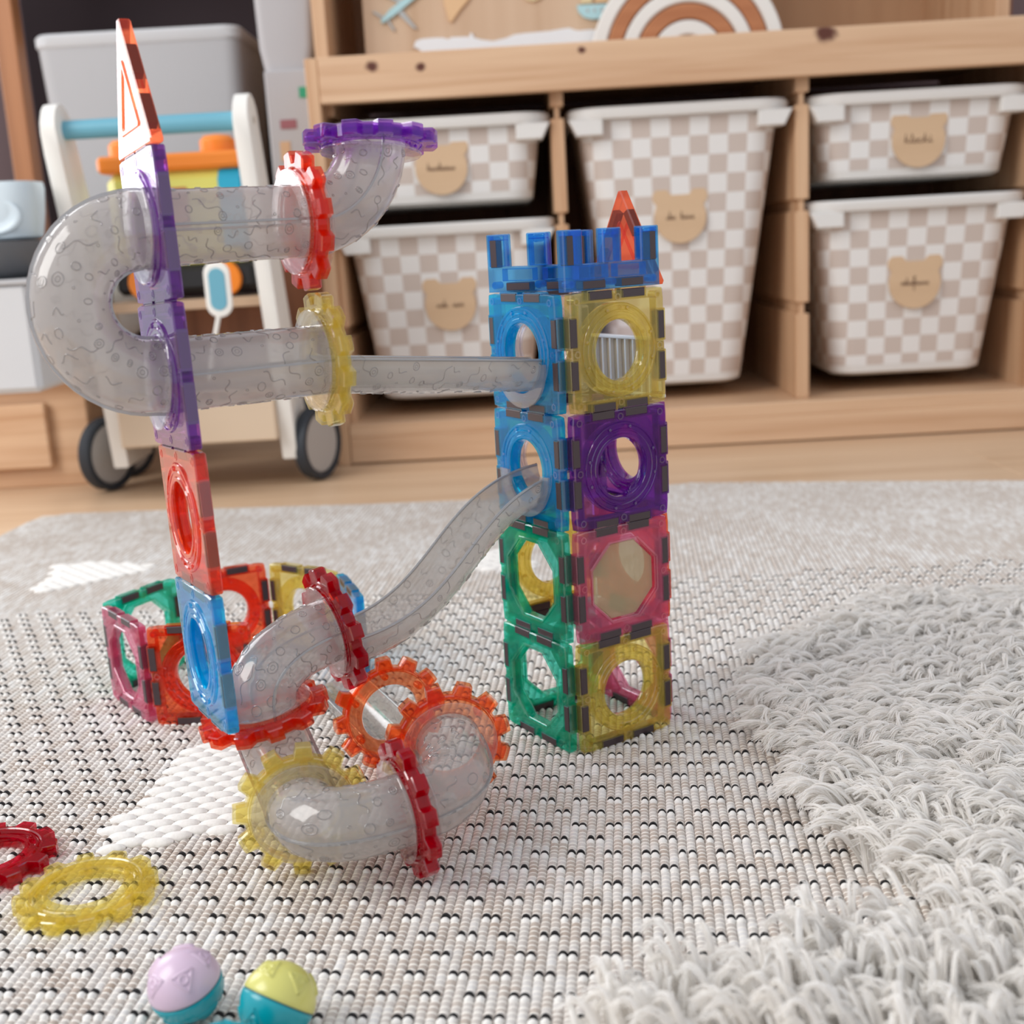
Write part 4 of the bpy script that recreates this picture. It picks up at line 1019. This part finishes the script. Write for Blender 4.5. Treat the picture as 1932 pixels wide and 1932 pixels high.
PATCH = [[(-0.199, 0.682), (-0.208, 0.597), (-0.218, 0.592), (-0.211, 0.558), (-0.185, 0.557), (-0.168, 0.566), (-0.148, 0.574), (-0.121, 0.590), (-0.134, 0.665), (-0.162, 0.684)],
         [(-0.44, 1.062), (-0.427, 1.085), (-0.44, 1.138), (-0.403, 1.145), (-0.341, 1.12), (-0.351, 1.095), (-0.386, 1.067), (-0.422, 1.052)],
         [(-0.039, 1.062), (-0.02, 1.105), (0.015, 1.117), (0.013, 1.016), (-0.006, 1.032), (-0.032, 1.042)]]
def inside(P, poly):
    x, y = P[:, 0], P[:, 1]; r = np.zeros(len(P), bool); n = len(poly); j = n - 1
    for i in range(n):
        (xi, yi), (xj, yj) = poly[i], poly[j]
        c = ((yi > y) != (yj > y)) & (x < (xj - xi) * (y - yi) / (yj - yi + 1e-12) + xi); r ^= c; j = i
    return r
def far_edge(u):
    return np.interp(u, [-0.70, -0.66, -0.3, -0.1, 0.06, 0.22, 0.42, 0.7], [1.29, 1.334, 1.330, 1.332, 1.386, 1.364, 1.335, 1.33])
def np_mesh(name, V, Fq, mats, parent, smooth=True, uv=None, kind='stuff'):
    me = bpy.data.meshes.new(name); k = Fq.shape[1]
    me.vertices.add(len(V)); me.vertices.foreach_set('co', V.astype(np.float32).ravel())
    me.loops.add(Fq.size); me.loops.foreach_set('vertex_index', Fq.astype(np.int32).ravel())
    me.polygons.add(len(Fq)); me.polygons.foreach_set('loop_start', np.arange(0, Fq.size, k, dtype=np.int32))
    me.materials.append(mats)
    if uv is not None:
        l = me.uv_layers.new(name='UVMap'); l.data.foreach_set('uv', uv[Fq.ravel()].astype(np.float32).ravel())
    me.update(calc_edges=True); me.validate()
    if smooth: me.polygons.foreach_set('use_smooth', np.ones(len(Fq), bool))
    return link(name, me, parent, kind=kind)
def mat_weave():
    t = NT('rug_weave'); uv = t.n('ShaderNodeUVMap'); uv.uv_map = 'UVMap'
    sx = t.n('ShaderNodeSeparateXYZ'); t.set(sx, 0, uv.outputs[0]); u, v = sx.outputs[0], sx.outputs[1]
    ui = t.math('FLOOR', t.math('ADD', u, 0.5)); fv = t.math('FRACT', v)
    cmb = t.n('ShaderNodeCombineXYZ'); t.set(cmb, 0, t.math('MULTIPLY', ui, 3.71)); t.set(cmb, 1, t.math('MULTIPLY', t.math('FLOOR', v), 0.16))
    nz = t.noise(cmb, 1.0, 2, 0.6)
    big = t.noise(uv.outputs[0], 0.035, 2)
    f = t.math('ADD', nz, t.math('MULTIPLY', t.math('SUBTRACT', big, 0.5), 0.35))
    col = t.ramp(f, [(0.28, srgb(197, 181, 167)), (0.44, srgb(208, 197, 187)), (0.57, srgb(227, 223, 218)), (0.68, srgb(243, 243, 242))]).outputs[0]
    fib = t.noise(t.mapping(uv.outputs[0], (16, 1.2, 1)), 1.0, 2, 0.7)
    col = t.mixc(t.math('MULTIPLY', fib, 0.5), col, srgb(150, 132, 116), 'MULTIPLY')
    line = t.math('LESS_THAN', fv, 0.19)
    col = t.mixc(t.math('MULTIPLY', line, 1.0), col, srgb(242, 238, 230))
    dark = t.math('GREATER_THAN', t.math('ABSOLUTE', t.math('SUBTRACT', u, ui)), 0.43)
    col = t.mixc(t.math('MULTIPLY', dark, 0.25), col, srgb(140, 126, 114))
    nm = t.bump(fib, 0.35, 0.0004)
    return t.done(t.principled(col, 0.85, nm, 0.25, **{'Sheen Weight': 0.55, 'Sheen Roughness': 0.35}))
M_weave = mat_weave()
def build_rug():
    nu = np.arange(int((-0.69 - U0) / PITCHU), int((0.62 - U0) / PITCHU))
    offs = np.array([-0.5, -0.30, 0.0, 0.30, 0.5]); prof = np.array([0.12, 0.80, 1.0, 0.80, 0.12])
    allV, allF, allUV = [], [], []; base = 0
    for (v0, v1, st) in ((0.26, 0.95, SEG / 2), (0.95, 1.39, SEG)):
        js = np.arange(math.floor((v0 - V0) / st), math.ceil((v1 - V0) / st) + 1)
        v = V0 + js * st
        I, J, K = len(nu), len(js), 5
        wob = np.cumsum(rng.normal(0, 1, (I, J)), 1); wob -= np.apply_along_axis(lambda a: np.convolve(a, np.ones(25) / 25, 'same'), 1, wob)
        wob = np.clip(wob * 0.00010, -0.0006, 0.0006)
        hmul = 0.86 + 0.14 * (js % 2)[None, :, None] if st < SEG * .9 else np.ones((1, J, 1))
        u = U0 + nu[:, None, None] * PITCHU + offs[None, None, :] * PITCHU + wob[:, :, None] * np.array([0.6, 1, 1, 1, 0.6])
        vv = np.broadcast_to(v[None, :, None], u.shape) + rng.normal(0, .0002, (I, J, 1))
        vv = np.minimum(vv, far_edge(u))
        z = prof[None, None, :] * 0.0016 * hmul * (1 + rng.normal(0, .06, (I, J, 1))) - 0.0012
        edge = np.clip((far_edge(u) - vv) / 0.006, 0, 1); z = z - 0.003 * (1 - edge)
        x = u * RU[0] + vv * RV[0]; y = u * RU[1] + vv * RV[1]
        V = np.stack([x, y, np.broadcast_to(z, x.shape)], -1).reshape(-1, 3)
        uvm = np.stack([np.broadcast_to(nu[:, None, None] + offs[None, None, :] * .98, u.shape), np.broadcast_to(((v - V0) / SEG)[None, :, None], u.shape)], -1).reshape(-1, 2)
        idx = np.arange(I * J * K).reshape(I, J, K)
        Fq = np.stack([idx[:, :-1, :-1], idx[:, :-1, 1:], idx[:, 1:, 1:], idx[:, 1:, :-1]], -1).reshape(-1, 4)
        c = V[Fq[:, 0]]
        keep = (np.abs(c[:, 0]) < 0.52 * c[:, 1] + 0.11) & (c[:, 1] > 0.36) & (c[:, 1] < 1.42)
        dv = V[Fq[:, 3], 1] - V[Fq[:, 0], 1]; keep &= np.abs(dv) > 1e-5
        Fq = Fq[keep]; used, inv = np.unique(Fq, return_inverse=True)
        allV.append(V[used]); allUV.append(uvm[used]); allF.append(inv.reshape(-1, 4) + base); base += len(used)
    np_mesh('woven_ribs', np.concatenate(allV), np.concatenate(allF), M_weave, rug, True, np.concatenate(allUV))
build_rug()
m = MB(); c4 = [RU * a + RV * e for a, e in ((-0.69, 0.2), (0.7, 0.2), (0.7, 1.325), (-0.69, 1.325))]
m.rings([[Vector((p[0], p[1], z)) for p in c4] for z in (-0.0046, -0.0014)]); m.build('backing', mat_plain('rug_backing', srgb(206, 196, 184), 0.9), rug)
def instance(name, base_v, base_f, P, U_, V_, scl, mat, smooth=True):
    """many small copies joined into one stuff part; P positions, U_/V_ per-copy axes in the plane"""
    n = len(P); bv = np.array(base_v, float); nb = len(bv)
    V = P[:, None, :] + bv[None, :, 0:1] * U_[:, None, :] * scl[:, None, 0:1] + bv[None, :, 1:2] * V_[:, None, :] * scl[:, None, 1:2] + bv[None, :, 2:3] * np.array([0, 0, 1.0])[None, None, :] * scl[:, None, 2:3]
    Fq = (np.array(base_f)[None] + (np.arange(n) * nb)[:, None, None]).reshape(-1, len(base_f[0]))
    return np_mesh(name, V.reshape(-1, 3), Fq, mat, rug, smooth)
def dome(nseg=8, nr=3, lo=-0.3):
    vs, fs = [], []
    for j in range(nr):
        e = lo + (PI / 2 - lo) * j / nr
        for i in range(nseg): a = 2 * PI * i / nseg; vs.append((math.cos(a) * math.cos(e), math.sin(a) * math.cos(e), math.sin(e)))
    for j in range(nr - 1):
        for i in range(nseg): k = (i + 1) % nseg; fs.append((j * nseg + i, j * nseg + k, (j + 1) * nseg + k, (j + 1) * nseg + i))
    o = len(vs); vs.append((0, 0, 1.0))
    for i in range(0, nseg, 2): fs.append(((nr - 1) * nseg + i, (nr - 1) * nseg + (i + 1) % nseg, (nr - 1) * nseg + (i + 2) % nseg, o))
    return vs, fs
def stitches():
    P = []
    for k in range(-8, 46):
        for i in range(-170, 190):
            q = i + (2 if k % 2 else 0)
            if q % 4 in (0, 1): P.append((U0 + i * PITCHU, V0 + k * ROWP))
    P = np.array(P); XY = P[:, :1] * RU[None] + P[:, 1:] * RV[None]
    ok = (np.abs(XY[:, 0]) < 0.44 * XY[:, 1] + 0.05) & (XY[:, 1] > 0.37) & (XY[:, 1] < 0.98) & ~inside(XY, SHAG)
    for p in PATCH: ok &= ~inside(XY, p)
    XY = XY[ok]; n = len(XY)
    U3 = np.tile(np.array([RU[0], RU[1], 0]), (n, 1)); V3 = np.tile(np.array([RV[0], RV[1], 0]), (n, 1))
    j = rng.normal(0, .00022, (n, 2)); XY = XY + j
    pos = np.concatenate([XY, np.full((n, 1), -0.0006)], 1)
    # black arch: half-disc slab
    vs = []; ns = 7
    for y in (0, 1):
        for i in range(ns + 1): a = PI * i / ns; vs.append((math.cos(a), y, math.sin(a)))
    fs = [(i, i + 1, ns + 1 + i + 1, ns + 1 + i) for i in range(ns)] + [(0, 1, ns - 1, ns), (1, 2, ns - 2, ns - 1), (2, 3, ns - 3, ns - 2)]
    s3 = np.stack([rng.uniform(.0017, .0021, n), rng.uniform(.0011, .0016, n), rng.uniform(.0019, .0025, n)], 1)
    instance('black_stitches', vs, fs, pos, U3, V3, s3, mat_plain('black_yarn', srgb(34, 33, 36), 0.8), False)
    vs, fs = dome(8, 3, -0.2)
    s3 = np.stack([rng.uniform(.0019, .0023, n), rng.uniform(.0017, .0022, n), rng.uniform(.0019, .0023, n)], 1)
    instance('white_knots', vs, fs, pos - V3 * 0.0016, U3, V3, s3, M_yarn)
def mat_yarn(name, c1, c2, scl):
    t = NT(name); co = t.coord(); n1 = t.noise(co, scl, 3, 0.6)
    return t.done(t.principled(t.mixc(n1, c1, c2), 0.85, t.bump(n1, 0.4, 0.0005), 0.25))
M_yarn = mat_yarn('white_yarn', srgb(246, 244, 240), srgb(222, 218, 212), 600)
stitches()
def patch_stitches():
    allP, allS, allA = [], [], []
    for poly, sc_ in zip(PATCH, (1.0, 1.15, 1.15)):
        a = np.array(poly); L, Wd = 0.0076 * sc_, 0.0040 * sc_
        us = np.arange(a[:, 0].min() - .05, a[:, 0].max() + .05, L * 1.92); ks = np.arange(-60, 60)
        P = []
        cy = a[:, 1].mean(); cx = a[:, 0].mean()
        for k in ks:
            for i in range(-30, 30):
                u = (i + (0.5 if k % 2 else 0)) * L * 1.9; v = k * Wd * 1.62; P.append((cx + u * RU[0] + v * RV[0], cy + u * RU[1] + v * RV[1]))
        P = np.array(P); P = P[inside(P, poly)]; allP.append(P)
        allS.append(np.stack([np.full(len(P), L) * rng.uniform(.95, 1.1, len(P)), np.full(len(P), Wd), np.full(len(P), .0027 * sc_)], 1))
    P = np.concatenate(allP); S3 = np.concatenate(allS); n = len(P); th = 0.16 + rng.normal(0, .05, n) - 0.105
    U3 = np.stack([np.cos(th), np.sin(th), np.full(n, 0.05)], 1); V3 = np.stack([-np.sin(th), np.cos(th), np.zeros(n)], 1)
    # plump strand with grooves
    vs, fs = [], []; nr, ns = 9, 10
    for j in range(nr):
        x = -1 + 2 * j / (nr - 1); r = max(0.05, (1 - abs(x) ** 2.6)) ** 0.5
        for i in range(ns):
            a = 2 * PI * i / ns; g = 1 + 0.10 * math.sin(4 * a + 2.4 * x); vs.append((x, r * math.cos(a) * g, r * math.sin(a) * g))
    for j in range(nr - 1):
        for i in range(ns): k = (i + 1) % ns; fs.append((j * ns + i, j * ns + k, (j + 1) * ns + k, (j + 1) * ns + i))
    instance('white_stitches', vs, fs, np.concatenate([P, np.full((n, 1), 0.0)], 1), U3, V3, S3, M_yarn)
patch_stitches()
# ---- shaggy corner
def mat_shag():
    t = NT('shag_yarn'); hi = t.n('ShaderNodeHairInfo')
    c = t.mixc(hi.outputs['Random'], srgb(253, 252, 250), srgb(242, 238, 232))
    df = t.n('ShaderNodeBsdfDiffuse'); t.set(df, 0, c); tl = t.n('ShaderNodeBsdfTranslucent'); t.set(tl, 0, c)
    return t.done(t.mixs(0.45, df, tl))
def shag():
    poly = np.array(SHAG); N = 69000
    P = np.stack([rng.uniform(-0.02, 0.6, N), rng.uniform(0.33, 0.93, N)], 1)
    P = P[inside(P, SHAG)]; P = P[np.abs(P[:, 0]) < 0.60 * P[:, 1] + 0.08]
    dens = np.clip(0.5 / P[:, 1] ** 1.2, 0.25, 1.0); P = P[rng.uniform(0, 1, len(P)) < dens * 0.40]
    n = len(P); x, y = P[:, 0], P[:, 1]
    # pile direction: leans left far away, fans upward near the front
    base = np.interp(y, [0.36, 0.42, 0.50, 0.60, 0.72, 0.9], [1.75, 2.0, 2.6, 3.15, 3.45, 3.35])
    cl = np.stack([np.floor(x / 0.016 + 0.35 * np.sin(y * 140)), np.floor(y / 0.020 + 0.35 * np.sin(x * 150))], 1)
    h = np.sin(cl[:, 0] * 12.9898 + cl[:, 1] * 78.233) * 43758.5453; h1 = h - np.floor(h); h = np.sin(cl[:, 0] * 39.35 + cl[:, 1] * 11.135) * 24634.63; h2 = h - np.floor(h)
    ang = base + (h1 - 0.5) * 1.5 + rng.normal(0, 0.22, n)
    lift = np.interp(y, [0.36, 0.44, 0.55, 0.7, 0.9], [0.95, 0.75, 0.5, 0.34, 0.30]) * (0.6 + 0.8 * h2)
    L = rng.uniform(0.017, 0.031, n) * (0.8 + 0.4 * h1)
    d = np.stack([np.cos(ang), np.sin(ang), np.zeros(n)], 1); sd = np.stack([-np.sin(ang), np.cos(ang), np.zeros(n)], 1)
    K, FB = 7, 12; t = np.linspace(0, 1, K)
    root = np.concatenate([P, rng.uniform(0.0, 0.003, (n, 1))], 1)
    bend = rng.normal(0, 0.22, n)
    horiz = L[:, None] * (t[None] * (1 - 0.35 * lift[:, None]) + 0.0); vert = L[:, None] * lift[:, None] * np.sin(PI * 0.62 * t[None]) + 0.0035 * np.sin(PI * t[None] * .9)
    ctr = root[:, None, :] + d[:, None, :] * horiz[..., None] + sd[:, None, :] * (L[:, None] * bend[:, None] * t[None] ** 2)[..., None] + np.array([0, 0, 1.0]) * vert[..., None]
    out = []
    for f in range(FB):
        ph = 2 * PI * f / FB + rng.uniform(0, 6, n)[:, None] + 2.5 * t[None]
        rr = 0.00105 * np.interp(t, [0, 0.2, 0.8, 1.0], [0.7, 1.0, 1.05, 1.5])[None] * rng.uniform(.7, 1.3, (n, 1))
        w = ctr + sd[:, None, :] * (rr * np.cos(ph))[..., None] + np.array([0, 0, 1.0]) * (rr * np.sin(ph))[..., None] + rng.normal(0, .00022, (n, K, 3))
        w[:, -1] += d * (rng.normal(0, .0012, n))[:, None]; out.append(w)
    pts = np.concatenate(out, 0); m_ = len(pts); pts[..., 2] = np.maximum(pts[..., 2], 0.0)
    hc = bpy.data.hair_curves.new('shag_pile'); hc.add_curves([K] * m_)
    hc.attributes['position'].data.foreach_set('vector', pts.astype(np.float32).ravel())
    ra = hc.attributes.get('radius') or hc.attributes.new('radius', 'FLOAT', 'POINT')
    ra.data.foreach_set('value', np.tile((0.00030 * np.interp(t, [0, .6, 1], [1, 1, .55])).astype(np.float32), m_))
    hc.materials.append(mat_shag()); link('shag_pile', hc, rug, kind='stuff')
    print('shag yarns', n, 'fibres', m_)
shag()
m = MB(); g = []
cen = Vector((0.30, 0.62, 0))
pl_ = [Vector((a, e, 0)) for a, e in SHAG]
m.rings([[p + Vector((0, 0, -0.001)) for p in pl_], [p.lerp(cen, 0.05) + Vector((0, 0, 0.003)) for p in pl_], [p.lerp(cen, 0.15) + Vector((0, 0, 0.0045)) for p in pl_]]); m.build('shag_base', M_yarn, rug)
